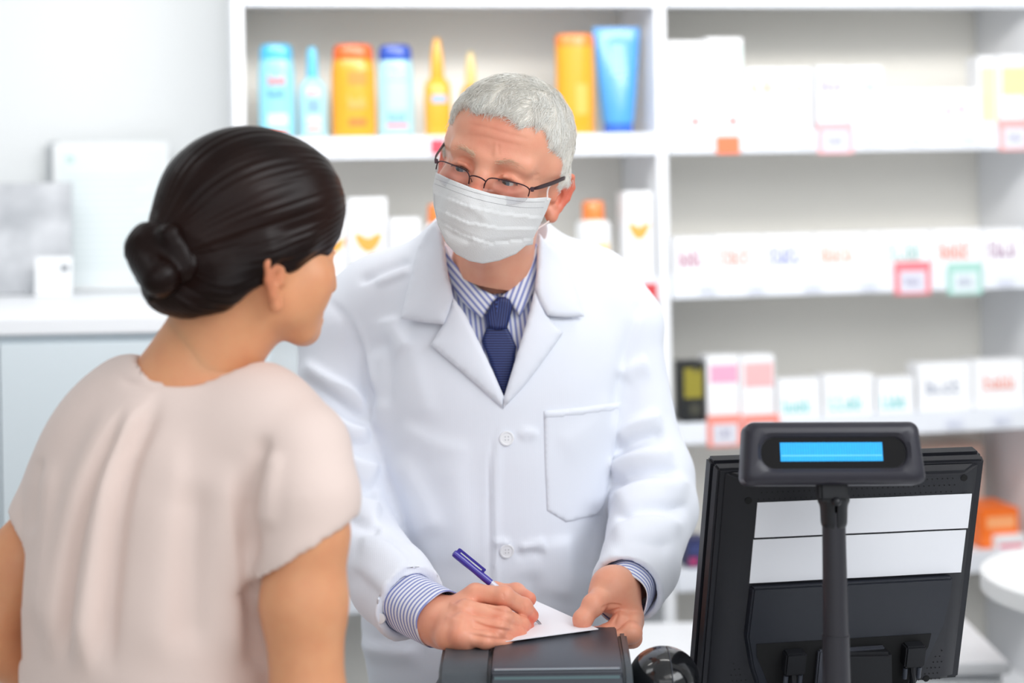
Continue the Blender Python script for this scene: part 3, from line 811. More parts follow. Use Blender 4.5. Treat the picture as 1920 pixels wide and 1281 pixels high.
black = mat('black_monitor_plastic', (27, 28, 34), 0.42, bump=0.05, bscale=900, spec=0.4)
black2 = mat('matt_black_plastic', (22, 23, 27), 0.5, spec=0.35)
dgrey = mat('charcoal_plastic', (60, 64, 73), 0.36, bump=0.04, bscale=900)
dgrey2 = mat('charcoal_plastic_cover', (72, 78, 84), 0.36, bump=0.04, bscale=900)
hole_m = mat('hole_black', (8, 8, 10), 0.8)
silver = mat('screw_steel', (120, 122, 128), 0.3, 0.8)
# ---------------- monitor, back towards the camera
MW, MH = 0.345, 0.296
MR = rot3(math.radians(12.5), math.radians(13.2), math.radians(1.2))
MC = P(1578, 1081, 2.05)
mon = thing('computer_monitor', 'black computer monitor seen from behind with two white paper strips', 'monitor', (0, 0, 0))
MM = Matrix([list(MR[i]) + [MC[i]] for i in range(3)] + [[0, 0, 0, 1]])
mon.location = (MC[0]+0.02, MC[1]-0.0, CT)
ML = Matrix.Translation(-Vector(mon.location)) @ MM
hw, hh = MW/2, MH/2
# bezel ring (front half of the casing)
box('screen_bezel', -hw, hw, 0.012, 0.034, -hh, hh, black, mon, bevel=0.004, M=ML)
box('screen_panel', -hw+0.016, hw-0.016, 0.0335, 0.036, -hh+0.016, hh-0.018, mat('dark_screen_glass', (20, 22, 26), 0.12), mon, M=ML)
# rear casing: tapered shell with raised centre
bm = bmesh.new()
def frustum(bm, a, b, y0, y1, M=ML, cx0=0, cz0=0, cx1=0, cz1=0):
    v0 = [bm.verts.new(M @ Vector((cx0+sx*a[0], y0, cz0+sz*a[1]))) for sx, sz in ((-1, -1), (1, -1), (1, 1), (-1, 1))]
    v1 = [bm.verts.new(M @ Vector((cx1+sx*b[0], y1, cz1+sz*b[1]))) for sx, sz in ((-1, -1), (1, -1), (1, 1), (-1, 1))]
    bm.faces.new(v0); bm.faces.new(v1[::-1])
    for i in range(4): bm.faces.new((v0[i], v0[(i+1) % 4], v1[(i+1) % 4], v1[i]))
frustum(bm, (hw-0.001, hh-0.001), (hw-0.004, hh-0.004), 0.0115, -0.002)
from_bm('rear_casing', bm, black, mon, bevel=0.0025, smooth=True)
bm = bmesh.new()
frustum(bm, (hw-0.010, hh-0.006), (hw-0.034, hh-0.012), -0.0015, -0.016, cz1=0.0)
from_bm('raised_back', bm, black, mon, bevel=0.003, smooth=True)
# curved lower housing with connector bay
bm = bmesh.new()
pts = [(-0.124, 0.003), (0.135, 0.003), (0.135, -0.02), (0.130, -0.06), (0.116, -0.1), (0.098, -hh+0.002), (-0.098, -hh+0.002), (-0.116, -0.1), (-0.126, -0.06)]
a = [bm.verts.new(ML @ Vector((x, -0.0155, z))) for x, z in pts]; b = [bm.verts.new(ML @ Vector((x*0.98, -0.026, z*0.985))) for x, z in pts]
bm.faces.new(a); bm.faces.new(b[::-1])
for i in range(len(pts)): bm.faces.new((a[i], a[(i+1) % len(pts)], b[(i+1) % len(pts)], b[i]))
from_bm('lower_housing', bm, mat('black_housing_plastic', (32, 35, 43), 0.4, bump=0.05, bscale=900), mon, bevel=0.002, smooth=True)
bm = bmesh.new()
rp = [(-0.112, -0.068), (0.112, -0.068), (0.110, -0.085), (0.100, -0.105), (0.086, -hh+0.012), (-0.086, -hh+0.012), (-0.100, -0.105), (-0.110, -0.085)]
a = [bm.verts.new(ML @ Vector((x, -0.0255, z))) for x, z in rp]; b = [bm.verts.new(ML @ Vector((x, -0.0268, z))) for x, z in rp]
bm.faces.new(a); bm.faces.new(b[::-1])
for i in range(len(rp)): bm.faces.new((a[i], a[(i+1) % len(rp)], b[(i+1) % len(rp)], b[i]))
from_bm('connector_recess', bm, hole_m, mon)
bpl = box('mounting_plate', -0.035, 0.050, -0.034, -0.027, -hh-0.03, -0.078, mat('gunmetal_plate', (74, 76, 84), 0.38, 0.4), mon, M=ML, bevel=0.002)
for x, z in ((0.036, -0.09), (-0.022, -0.09)):
    bm = bmesh.new(); lathe_bm(bm, [(0.0045, 0), (0.0045, 0.002), (0.003, 0.0026)], 16, M=ML @ Matrix.Translation((x, -0.034, z)) @ Matrix.Rotation(math.pi/2, 4, 'X')); from_bm('screw', bm, silver, bpl, smooth=True)
for x in (-0.066, 0.087):
    bm = bmesh.new(); box_bm(bm, x-0.013, x+0.013, -0.042, -0.0262, -0.104, -0.076, ML); pl = from_bm('cable_plug', bm, black2, mon, bevel=0.002, smooth=True)
    bm = bmesh.new()
    for q in (-1, 1): lathe_bm(bm, [(0.003, -0.002), (0.003, 0.012)], 10, M=ML @ Matrix.Translation((x+q*0.009, -0.036, -0.118)))
    from_bm('thumb_screw', bm, dgrey, pl, smooth=True)
    bm = bmesh.new(); tube_bm(bm, smoothpath([ML @ Vector((x, -0.036, -0.104)), ML @ Vector((x, -0.040, -0.125)), ML @ Vector((x*0.95, -0.03, -0.145)), Vector((x*0.6-.02, 0.095, 0.004))], 6), 0.0038, 8); from_bm('cable', bm, black2, mon, smooth=True)
# vent holes
bm = bmesh.new()
rows = [(hh-0.020-i*0.0085) for i in range(4)]
for ri, z in enumerate(rows):
    for i in range(38):
        x = -0.122 + i*0.0066 + (ri % 2)*0.0033
        lathe_bm(bm, [(0.0009, 0), (0.0009, 0.0004)], 6, M=ML @ Matrix.Translation((x, -0.0159, z)) @ Matrix.Rotation(math.pi/2, 4, 'X'))
for sx in (-1, 1):
    for ri in range(6):
        for i in range(7):
            x = sx*(0.108+0.0055*i+ (ri*0.002)); z = -hh+0.013+ri*0.0075
            if abs(x) > 0.137 or abs(x) < 0.104+ri*0.0055: continue
            lathe_bm(bm, [(0.0009, 0), (0.0009, 0.0004)], 6, M=ML @ Matrix.Translation((x, -0.0159, z)) @ Matrix.Rotation(math.pi/2, 4, 'X'))
vh = from_bm('ventilation_holes', bm, hole_m, mon)
for x, z in ((-0.134, hh-0.038), (0.137, hh-0.020), (0.118, -hh+0.014)):
    bm = bmesh.new(); lathe_bm(bm, [(0.0042, 0), (0.0042, 0.0006)], 18, M=ML @ Matrix.Translation((x, -0.0159, z)) @ Matrix.Rotation(math.pi/2, 4, 'X')); from_bm('screw_hole', bm, hole_m, mon)
# paper strips
papr = mat('white_paper_strip', (232, 233, 238), 0.6, bump=0.06, bscale=60)
def pstrip(x0, x1, z0, z1, sl, lab):
    bm = bmesh.new()
    vs = [[], []]
    n = 12
    for k in (0, 1):
        for i in range(n+1):
            x = x0+(x1-x0)*i/n; c_ = 0.0007*math.sin(i*1.1)
            y = -0.0164-c_*0.3-0.0009*k
            vs[k].append((bm.verts.new(ML @ Vector((x, y, z0+sl*(x-x0)))), bm.verts.new(ML @ Vector((x, y, z1+sl*(x-x0))))))
    for i in range(n):
        for k in (0, 1): bm.faces.new((vs[k][i][0], vs[k][i+1][0], vs[k][i+1][1], vs[k][i][1]))
        for j in (0, 1): bm.faces.new((vs[0][i][j], vs[0][i+1][j], vs[1][i+1][j], vs[1][i][j]))
    for i in (0, n): bm.faces.new((vs[0][i][0], vs[0][i][1], vs[1][i][1], vs[1][i][0]))
    o = from_bm('paper_strip', bm, papr, mon); o['label'] = lab
pstrip(-0.123, 0.149, 0.0635, 0.1075, 0.0, 'upper white paper strip')
pstrip(-0.124, 0.147, 0.006, 0.061, 0.0, 'lower white paper strip')
# stand
std = box('stand_neck', -0.035, 0.035, -0.02, 0.02, 0.012, 0.10, black2, mon, bevel=0.004)
box('stand_foot', -0.10, 0.10, -0.08, 0.09, 0.0, 0.0125, black2, mon, bevel=0.004)

# ---------------- customer display on a pole
PD = 1.895
pc = P(1563, 1281, PD)
disp = thing('customer_display', 'dark grey pole display with a lit blue window in front of the monitor', 'display', (pc[0], PD, CT))
o_ = Vector(disp.location)
def rel(px, py, d): return Vector(P(px, py, d)) - o_
hc = Vector(P(1559, 851, PD))
HR = Matrix.Translation(hc - o_) @ Matrix.Rotation(math.radians(3), 4, 'Z') @ Matrix.Rotation(math.radians(-14), 4, 'X') @ Matrix.Rotation(math.radians(1.2), 4, 'Y')
hcol = mat('display_head_plastic', (46, 45, 54), 0.36, bump=0.04, bscale=900)
# head: trapezoid profile with recessed oval window
def rrect(w, h, r, n=6, taper=0.0):
    pts = []
    for cx, cz, a0 in ((w-r, h-r, 0), (-w+r, h-r, 90), (-w+r, -h+r, 180), (w-r, -h+r, 270)):
        for i in range(n+1):
            a = math.radians(a0+90*i/n); x = cx+r*math.cos(a); z = cz+r*math.sin(a)
            pts.append((x*(1-taper*(z/h)), z))
    return pts
def loops(bm, secs, M, closeb=True, closef=True):
    rings = [[bm.verts.new(M @ Vector((x, y, z))) for x, z in pts] for pts, y in secs]
    n = len(rings[0])
    for a, b in zip(rings, rings[1:]):
        for i in range(n): bm.faces.new((a[i], a[(i+1) % n], b[(i+1) % n], b[i]))
    if closeb: bm.faces.new(rings[0])
    if closef: bm.faces.new(rings[-1][::-1])
hwid, hhei = 0.0995, 0.0342
bm = bmesh.new()
loops(bm, [(rrect(hwid-.006, hhei-.006, .008, taper=.02), 0.022), (rrect(hwid, hhei, .010, taper=.03), 0.018), (rrect(hwid, hhei, .010, taper=.03), -0.008),
           (rrect(hwid-.003, hhei-.003, .010, taper=.03), -0.013), (rrect(hwid-.008, hhei-.007, .010, taper=.03), -0.016),
           (rrect(hwid-.014, hhei-.0125, .0165), -0.0165), (rrect(hwid-.018, hhei-.0165, .0155), -0.013), (rrect(hwid-.0185, hhei-.017, .0155), -0.0095)], HR)
from_bm('display_head', bm, hcol, disp, smooth=True)
bm = bmesh.new(); loops(bm, [(rrect(hwid-.019, hhei-.0175, .0150), -0.0094), (rrect(hwid-.019, hhei-.0175, .0150), -0.0099)], HR)
win = from_bm('window_glass', bm, mat('smoked_window', (12, 10, 12), 0.25, spec=0.2), disp)
lit = bpy.data.materials.new('blue_lit_display'); lit.use_nodes = True
nt = lit.node_tree; b = nt.nodes['Principled BSDF']
b.inputs['Base Color'].default_value = (0, 0.05, 0.1, 1); b.inputs['Emission Strength'].default_value = 1.0
geo = nt.nodes.new('ShaderNodeTexCoord'); br = nt.nodes.new('ShaderNodeTexBrick')
br.inputs['Scale'].default_value = 1.0; br.offset = 0.0
br.inputs['Brick Width'].default_value = 1/40; br.inputs['Row Height'].default_value = 1/9; br.inputs['Mortar Size'].default_value = 0.004
br.inputs['Color1'].default_value = srgb(20, 190, 255); br.inputs['Color2'].default_value = srgb(30, 178, 252); br.inputs['Mortar'].default_value = srgb(0, 150, 240)
nt.links.new(geo.outputs['Generated'], br.inputs['Vector'])
mp = nt.nodes.new('ShaderNodeMapping'); mp.inputs['Rotation'].default_value = (math.pi/2, 0, 0)
nt.links.new(geo.outputs['Generated'], mp.inputs['Vector']); nt.links.new(mp.outputs[0], br.inputs['Vector'])
nt.links.new(br.outputs['Color'], b.inputs['Emission Color'])
pL, pR = -0.0593, 0.0547
box('lit_window', pL, pR, -0.0108, -0.0098, -0.0090, 0.0115, lit, disp, M=HR)
bm = bmesh.new(); box_bm(bm, pL+0.001, pR-0.001, -0.0112, -0.0107, -0.0035, -0.0022, HR); from_bm('lit_line', bm, mat('cyan_line', (20, 60, 90), 0.5, emit=(110, 215, 255), estr=1.0), disp)
# neck joint and pole
bm = bmesh.new()
box_bm(bm, -0.016, 0.016, -0.004, 0.018, -0.052, -0.030, HR); from_bm('head_bracket', bm, black2, disp, bevel=0.003, smooth=True)
fj = Field((-0.03, -0.03, -0.03), (0.03, 0.03, 0.03), 0.0011)
fj.ell((0, 0, 0.002), (0.0160, 0.0160, 0.0165), 0.002).cone((-0.0115, 0, 0.003), (0.0115, 0, 0.003), 0.0065, 0.0065, 0.002).cone((0, 0, -0.006), (0, 0, -0.02), 0.0152, 0.0148, 0.002)
fj.boxx((0, -0.02, 0.0), (0.0012, 0.02, 0.03), 0.0002, 0.001, 's').cone((0, -0.0155, 0.004), (0, -0.019, 0.004), 0.005, 0.005, 0.001)
v, f = fj.mesh(1); v += np.array(rel(1563, 942, PD))
from_np('tilt_joint', v, f, mat('black_joint', (30, 31, 35), 0.35), disp)
bm = bmesh.new()
top = rel(1563, 958, PD); bot = rel(1567, 1190, PD); M0 = Matrix.Translation(Vector((0, 0, 0)))
def pole(name, a, b, r0, r1, m):
    bm = bmesh.new(); tube_bm(bm, [a, a+(b-a)*0.5, b], [r0, (r0+r1)/2, r1], 24); return from_bm(name, bm, m, disp, smooth=True)
pole('upper_pole', top, bot, 0.0128, 0.0142, mat('pole_plastic', (44, 43, 49), 0.4))
pole('lower_pole', bot, Vector((bot.x, bot.y, 0.008)), 0.0152, 0.0158, mat('pole_plastic', (44, 43, 49), 0.4))
bm = bmesh.new(); lathe_bm(bm, [(0.055, 0), (0.055, 0.006), (0.045, 0.011), (0.016, 0.015)], 36, M=Matrix.Translation((bot.x, bot.y, 0))); from_bm('base_plate', bm, black2, disp, smooth=True)

# ---------------- receipt printer
PZ = 1.055
prn = thing('receipt_printer', 'charcoal receipt printer under the hands of the pharmacist', 'printer', (0.012, 1.965, CT), math.radians(-1.0))
H = PZ - CT
def prof_box(name, prof, x0, x1, m, parent, bevel=0.003, M=None):
    """profile in (y,z) extruded along x"""
    bm = bmesh.new()
    a = [bm.verts.new((x0, y, z)) for y, z in prof]; b = [bm.verts.new((x1, y, z)) for y, z in prof]
    bm.faces.new(a); bm.faces.new(b[::-1])
    for i in range(len(prof)): bm.faces.new((a[i], a[(i+1) % len(prof)], b[(i+1) % len(prof)], b[i]))
    return from_bm(name, bm, m, parent, smooth=True, bevel=bevel)
xl, xr = -0.043, 0.102
prof = [(-0.072, 0.0), (-0.080, 0.02), (-0.080, H-0.016), (-0.077, H-0.012), (-0.077, H-0.009), (-0.079, H-0.007), (-0.076, H-0.002), (-0.066, H), (0.09, H), (0.12, H-0.012), (0.125, 0.0)]
prof_box('printer_body', prof, xl, xr, dgrey, prn, 0.0022)
prof2 = [(-0.070, 0.0), (-0.082, 0.02), (-0.084, H-0.045), (-0.074, H-0.020), (-0.050, H-0.006), (0.0, H-0.003), (0.08, H-0.003), (0.115, H-0.02), (0.118, 0.0)]
prof_box('side_cover', prof2, -0.103, xl-0.0015, dgrey2, prn, 0.004)
pr3 = [(y*1.0, z) for y, z in prof2]
prof_box('end_cap', [(-0.078, 0.0), (-0.086, 0.02), (-0.086, H-0.06), (-0.078, H-0.045), (-0.06, H-0.036), (0.0, H-0.036), (0.08, H-0.05), (0.11, 0.0)], -0.1105, -0.066, dgrey2, prn, 0.003)
box('button', -0.074, -0.069, -0.0775, -0.0735, H-0.032, H-0.027, dgrey, prn, bevel=0.001)
prof_box('right_cover', [(y, z-0.002) for y, z in prof2], xr+0.0015, xr+0.012, dgrey2, prn, 0.003)
box('groove_highlight', xl+0.003, xr-0.003, -0.0782, -0.0765, H-0.0122, H-0.0088, mat('groove_highlight_green_grey', (96, 118, 122), 0.3), prn)  # lighter strip in the groove: lower highlight line put in as colour
box('edge_highlight', xl+0.003, xr-0.003, -0.0772, -0.0745, H-0.0022, H-0.0008, mat('edge_highlight_grey', (150, 158, 166), 0.25), prn)  # pale strip: highlight on the front top edge put in as colour

# ---------------- hand scanner standing on its nose-up rest
sc_ = P(1245, 1262, 1.96)
scan = thing('barcode_scanner', 'glossy black rounded barcode scanner head right of the printer', 'scanner', (sc_[0], sc_[1], CT))
gl = mat('glossy_black_plastic', (18, 19, 22), 0.16, coat=0.6)
fs = Field((-0.06, -0.07, -0.0), (0.06, 0.07, 0.15), 0.0016)
zt = P(1245, 1215, 1.96)[2] - CT
fs.ell((0, 0, zt-0.034), (0.0405, 0.05, 0.034), 0.004).cone((0, 0.01, zt-0.05), (0, 0.02, 0.01), 0.022, 0.018, 0.02)
v, f = fs.mesh(1)
from_np('scanner_head', v, f, gl, scan)
bm = bmesh.new(); tube_bm(bm, [(0.041*math.sin(a)*0.05+0.004, -0.0507*math.sin(a) if True else 0, zt-0.034+0.0345*math.cos(a)) for a in np.linspace(-0.1, 1.4, 20)], 0.0006, 6); from_bm('seam', bm, dgrey, scan, smooth=True)
fs = Field((-0.06, -0.08, -0.0), (0.06, 0.03, 0.15), 0.0016)
fs.ell((0, -0.022, zt-0.052), (0.031, 0.032, 0.026), 0.003)
v, f = fs.mesh(1)
from_np('scanner_nose', v, f, mat('grey_gloss_plastic', (62, 64, 70), 0.3, coat=0.3), scan)
bm = bmesh.new(); lathe_bm(bm, [(0.036, 0), (0.036, 0.006), (0.028, 0.012), (0.018, 0.02)], 32, M=Matrix.Translation((0, 0.01, 0))); from_bm('stand_base', bm, black2, scan, smooth=True)
# ================================================================ PEOPLE: shared parts
def skin_mat(name, base, red, rough=0.40, shadow=None):
    m = bpy.data.materials.new(name); m.use_nodes = True
    nt = m.node_tree; b = nt.nodes['Principled BSDF']
    b.inputs['Roughness'].default_value = rough; b.inputs['Subsurface Weight'].default_value = 0.18
    b.inputs['Subsurface Radius'].default_value = (1.0, 0.35, 0.2); b.inputs['Subsurface Scale'].default_value = 0.006
    b.inputs['Specular IOR Level'].default_value = 0.4
    a = nt.nodes.new('ShaderNodeAttribute'); a.attribute_name = 'st'
    tc = nt.nodes.new('ShaderNodeTexCoord'); n = nt.nodes.new('ShaderNodeTexNoise'); n.inputs['Scale'].default_value = 45; n.inputs['Detail'].default_value = 5
    nt.links.new(tc.outputs['Object'], n.inputs['Vector'])
    ad = nt.nodes.new('ShaderNodeMath'); ad.operation = 'MULTIPLY_ADD'; ad.inputs[1].default_value = 0.5; ad.inputs[2].default_value = -0.22
    nt.links.new(n.outputs[0], ad.inputs[0])
    su = nt.nodes.new('ShaderNodeMath'); su.operation = 'ADD'; su.use_clamp = True
    nt.links.new(a.outputs['Fac'], su.inputs[0]); nt.links.new(ad.outputs[0], su.inputs[1])
    mx = nt.nodes.new('ShaderNodeMix'); mx.data_type = 'RGBA'
    mx.inputs['A'].default_value = srgb(*base); mx.inputs['B'].default_value = srgb(*red)
    nt.links.new(su.outputs[0], mx.inputs['Factor']); nt.links.new(mx.outputs['Result'], b.inputs['Base Color'])
    n2 = nt.nodes.new('ShaderNodeTexNoise'); n2.inputs['Scale'].default_value = 420; n2.inputs['Detail'].default_value = 3
    nt.links.new(tc.outputs['Object'], n2.inputs['Vector'])
    bp = nt.nodes.new('ShaderNodeBump'); bp.inputs['Strength'].default_value = 0.12; bp.inputs['Distance'].default_value = 0.001
    nt.links.new(n2.outputs[0], bp.inputs['Height']); nt.links.new(bp.outputs[0], b.inputs['Normal'])
    return m
def tri(f):
    f = np.asarray(f)
    return f if f.shape[1] == 3 else np.concatenate([f[:, [0, 1, 2]], f[:, [0, 2, 3]]])
def joined(name, parts, mats, parent):
    """parts: (verts, faces, material index or array, st array) -> ONE mesh"""
    V, Fc, mi, st = [], [], [], []; n = 0
    for v, f, k, s in parts:
        kk = k
        if np.ndim(k) and np.asarray(f).shape[1] == 4: kk = np.concatenate([k, k])
        f = tri(f); V.append(v); Fc.append(f+n); n += len(v)
        mi.append(np.full(len(f), kk) if np.ndim(kk) == 0 else kk); st.append(np.full(len(v), s) if np.ndim(s) == 0 else s)
    o = from_np(name, np.concatenate(V), np.concatenate(Fc), mats, parent, {'st': np.concatenate(st)})
    o.data.polygons.foreach_set('material_index', np.concatenate(mi).astype(np.int32)); o.data.update()
    return o
def ball(c, r, gaze, n=28):
    g = np.array(gaze, float); g /= np.linalg.norm(g)
    a = np.cross(g, [0, 0, 1]); a /= np.linalg.norm(a); b = np.cross(a, g)
    vs = [c + g*r]; th = [0.0]
    cuts = [0.12, 0.2, 0.3, 0.42, 0.55, 0.7, 1.0, 1.3, 1.7, 2.2, 2.7]
    for t in cuts:
        rr = r*(1.0 + (0.03*max(0, 1-t/0.5)))
        for i in range(n):
            ph = 2*math.pi*i/n; vs.append(c + (g*math.cos(t) + (a*math.cos(ph)+b*math.sin(ph))*math.sin(t))*rr)
    fs, mi = [], []
    for i in range(n): fs.append((0, 1+i, 1+(i+1) % n, 1+(i+1) % n)); mi.append(2)
    for k in range(len(cuts)-1):
        for i in range(n):
            fs.append((1+k*n+i, 1+(k+1)*n+i, 1+(k+1)*n+(i+1) % n, 1+k*n+(i+1) % n)); mi.append(2 if cuts[k] < 0.2 else (1 if cuts[k] < 0.55 else 0))
    f = np.array([q if q[2] != q[3] else q for q in fs]); t = []
    m2 = []
    for q, m_ in zip(fs, mi):
        t.append((q[0], q[1], q[2])); m2.append(m_)
        if q[2] != q[3]: t.append((q[0], q[2], q[3])); m2.append(m_)
    return np.array(vs), np.array(t)[:, ::-1], np.array(m2)

def head_field(h=0.0018, male=True, zlo=-0.17, edz=0.0):
    F = Field((-0.10, -0.125, zlo), (0.10, 0.14, 0.145), h)
    w = 1.0 if male else 0.95
    F.ell((0, -.014, .036), (.076*w, .096, .079), .01)
    F.ell((0, .030, .045), (.063*w, .058, .058), .03)
    F.ell((0, .036, -.020), (.055*w, .052, .066), .03)
    for s in (-1, 1):
        F.path([(s*.056*w, -.002, -.035), (s*.046*w, .014, -.066), (s*.024, .056, -.090), (s*.007, .074, -.094)], [.013, .012, .013, .013], .025)
        F.ell((s*.043*w, .056, -.026), (.022, .022, .018), .02)
        F.cone((s*.014, .085, .020), (s*.046*w, .071, .019), .0095, .009, .014)
        F.cone((s*.06*w, .02, .02), (s*.061*w, -.01, -.01), .0165, .0155, .02)
    F.ell((0, .062, -.070), (.026, .022, .024), .02)
    F.ell((0, .078 if male else .070, -.095), (.014, .011, .010), .015)
    for s in (-1, 1):
        F.ell((s*.031, .098, -.001), (.0195, .015, .0125), .014, 's')
    # lids
    for s in (-1, 1):
        F.ell((s*.0315, .0715, -.003), (.0150, .0142, .0138), .006)
        F.ell((s*.0315, .0880, -.0045), (.0128, .0085, .0027), .0025, 's')
        F.path([(s*.018, .084, -.003), (s*.026, .0868, .0030), (s*.036, .0855, .0035), (s*.047, .076, -.002)], [.0022]*4, .003)
        F.path([(s*.020, .082, -.016), (s*.032, .083, -.020), (s*.045, .075, -.016)], [.004]*3, .008)
    if not male:
        for s in (-1, 1): F.ell((s*.040, .046, -.045), (.027, .030, .034), .03)
    # nose
    nz = 0 if male else -.008
    F.path([(0, .088+nz*.4, .012), (0, .094+nz*.6, -.008), (0, .105+nz, -.028), (0, .112+nz, -.040)], [.0085, .0085, .0095, .0110 if male else .0085], .012)
    for s in (-1, 1):
        F.ell((s*.0125, .098+nz, -.043), (.0085, .010, .008), .006)
        F.ell((s*.0065, .104+nz, -.0515), (.0035, .005, .003), .003, 's')
    # lips
    F.cone((-.018, .083, -.073), (.018, .083, -.073), .0055, .0055, .006).cone((-.012, .085, -.080), (.012, .085, -.080), .0065, .0065, .006)
    F.cone((-.022, .088, -.0765), (.022, .088, -.0765), .0016, .0016, .003, 's')
    # ears
    for s in (-1, 1):
        ca, sa = math.cos(math.radians(32)), math.sin(math.radians(32))
        o = np.array([s*.073*w, -.004, -.018+edz])
        def E_(a, b, c=0.0): return o + np.array([s*(sa*a + ca*c), -ca*a + sa*c, b]) + np.array([0, -0.22*b*0.6, 0])
        k = 1.0 if male else 1.15
        F.path([E_(.002, .002), E_(.012*k, .012*k), E_(.016*k, .0)], [.009, .008, .007], .008, flat=((s*ca, sa, 0), 0.6))
        helix = [E_(-.002, .004, .003), E_(-.001, .020*k, .003), E_(.008*k, .031*k, .004), (E_(.020*k, .028*k, .005)), E_(.0265*k, .014*k, .005), E_(.024*k, -.002*k, .004), E_(.015*k, -.016*k, .003), E_(.006*k, -.027*k, .002)]
        F.path(helix, [.0032, .0034, .0036, .0038, .0038, .0038, .0045, .0068], .003)
        F.path([E_(.001, -.02*k, .001), E_(.008*k, -.028*k, .002)], [.005, .007], .005)
        F.path([E_(.010*k, .020*k, .001), E_(.017*k, .010*k, .002), E_(.015*k, -.006*k, .001), E_(.006*k, -.014*k, .002)], [.0035, .0036, .0036, .004], .003)
        F.ell(E_(.008*k, .0, .004), (.005, .006, .0095), .003, 's')
        F.cone(E_(-.001, -.004, .004), E_(-.0005, .001, .004), .004, .0036, .004)
    return F
def world_frame(R, o, sc_=1.0):
    R = np.array(R); o = np.array(o)
    to = lambda v: (np.asarray(v)*sc_) @ R.T + o
    inv = lambda v: ((np.asarray(v) - o) @ R)/sc_
    return to, inv
def strands(pts, dirs, nrm, L, r0, seed=0, curl=0.2, segs=3, lift=0.35):
    """short tapered hairs as real thin tubes in one mesh (triangular section)"""
    rng = np.random.default_rng(seed); n = len(pts)
    V = []; F_ = []
    L = L*rng.uniform(0.7, 1.25, n)
    rings = []
    side = np.cross(dirs, nrm); side /= np.linalg.norm(side, axis=1)[:, None]+1e-9
    for k in range(segs+1):
        t = k/segs
        c = pts + dirs*(L*t)[:, None] + nrm*(L*lift*(t - t*t*0.9))[:, None] + side*(L*curl*t*t*rng.normal(size=n))[:, None]*(1 if k else 0)
        r = r0*(1-0.8*t)
        tri3 = [c + side*r, c - side*r*0.5 + nrm*r*0.87, c - side*r*0.5 - nrm*r*0.87]
        rings.append(np.stack(tri3, 1))
    V = np.concatenate([r.reshape(-1, 3) for r in rings])
    base = np.arange(n)*3
    for k in range(segs):
        a = k*3*n + base; b = (k+1)*3*n + base
        for i in range(3):
            j = (i+1) % 3
            F_.append(np.stack([a+i, a+j, b+j, b+i], 1))
    cv = np.tile(np.repeat(rng.uniform(0, 1, n), 3), segs+1)
    return V, np.concatenate(F_), cv
def hair_mat(name, c0, c1, rough=0.45, spec=0.5, aniso=0.0):
    m = bpy.data.materials.new(name); m.use_nodes = True
    nt = m.node_tree; b = nt.nodes['Principled BSDF']; b.inputs['Roughness'].default_value = rough; b.inputs['Specular IOR Level'].default_value = spec
    a = nt.nodes.new('ShaderNodeAttribute'); a.attribute_name = 'st'
    mx = nt.nodes.new('ShaderNodeMix'); mx.data_type = 'RGBA'; mx.inputs['A'].default_value = srgb(*c0); mx.inputs['B'].default_value = srgb(*c1)
    nt.links.new(a.outputs['Fac'], mx.inputs['Factor']); nt.links.new(mx.outputs['Result'], b.inputs['Base Color'])
    return m
def sub_poly(F, poly, dlo, dhi, k=0.003):
    """open a cloth body inside an outline, between two depths"""
    c = [P(x, y, d) for x, y in poly for d in (dlo, dhi)]
    lo = np.min(c, 0); hi = np.max(c, 0)
    sl, g = F._sub(lo, hi, 0.01)
    X, Y, Z = np.broadcast_arrays(*g)
    pts = np.stack([X.ravel(), Y.ravel(), Z.ravel()], 1).astype(np.float64)
    px, py = proj(pts)
    d, _, _ = seg_dist(px, py, poly+[poly[0]])
    ins = in_poly(px, py, poly)
    sd = np.where(ins, -d, d)*pts[:, 1]/FPX
    sd = np.maximum(sd, np.maximum(dlo-pts[:, 1], pts[:, 1]-dhi))
    F._mix(sl, sd.reshape(X.shape).astype(np.float32), k, 's')
def axis_R(d, up=(0, 0, 1)):
    d = np.array(d, float); d /= np.linalg.norm(d); a = np.cross(d, up); a /= np.linalg.norm(a); b = np.cross(a, d)
    return np.stack([d, a, b], 1)
def cut_end(F, end, d, r=0.08, L=0.12):
    d = np.array(d, float)/np.linalg.norm(d)
    F.boxx(np.array(end)+d*L, (L, r, r), 0.0005, 0.002, 's', axis_R(d))
W = P
# ================================================================ THE PHARMACIST
man = thing('person', 'grey-haired man in a white lab coat, face mask and glasses writing at the counter', 'person', (W(915, 600, 2.4)[0], 2.4, 0))
MO = np.array(man.location)
def mloc(v): return np.asarray(v) - MO
skin = skin_mat('light_ruddy_skin', (240, 180, 150), (222, 116, 92))
eye_w = mat('eye_white', (206, 196, 190), 0.15, coat=0.5); eye_i = mat('grey_blue_iris', (96, 112, 124), 0.1, coat=0.6); eye_p = mat('pupil_black', (10, 10, 12), 0.1, coat=0.6)
HRm = rot3(math.pi-0.271, -0.08, -0.295); HC = W(943, 314, 2.2)
hto, hinv = world_frame(HRm, HC, 0.985)
F = head_field(0.0017)
nb = hinv(W(925, 575, 2.36)); nb2 = hinv(W(925, 500, 2.32))
F.path([(0, -.03, -.03), tuple(nb2), tuple(nb)], [.055, .051, .056], .03)
F.path([(0, .035, -.088), tuple((np.array(nb2)+[0, .036, 0]))], [.020, .020], .03)
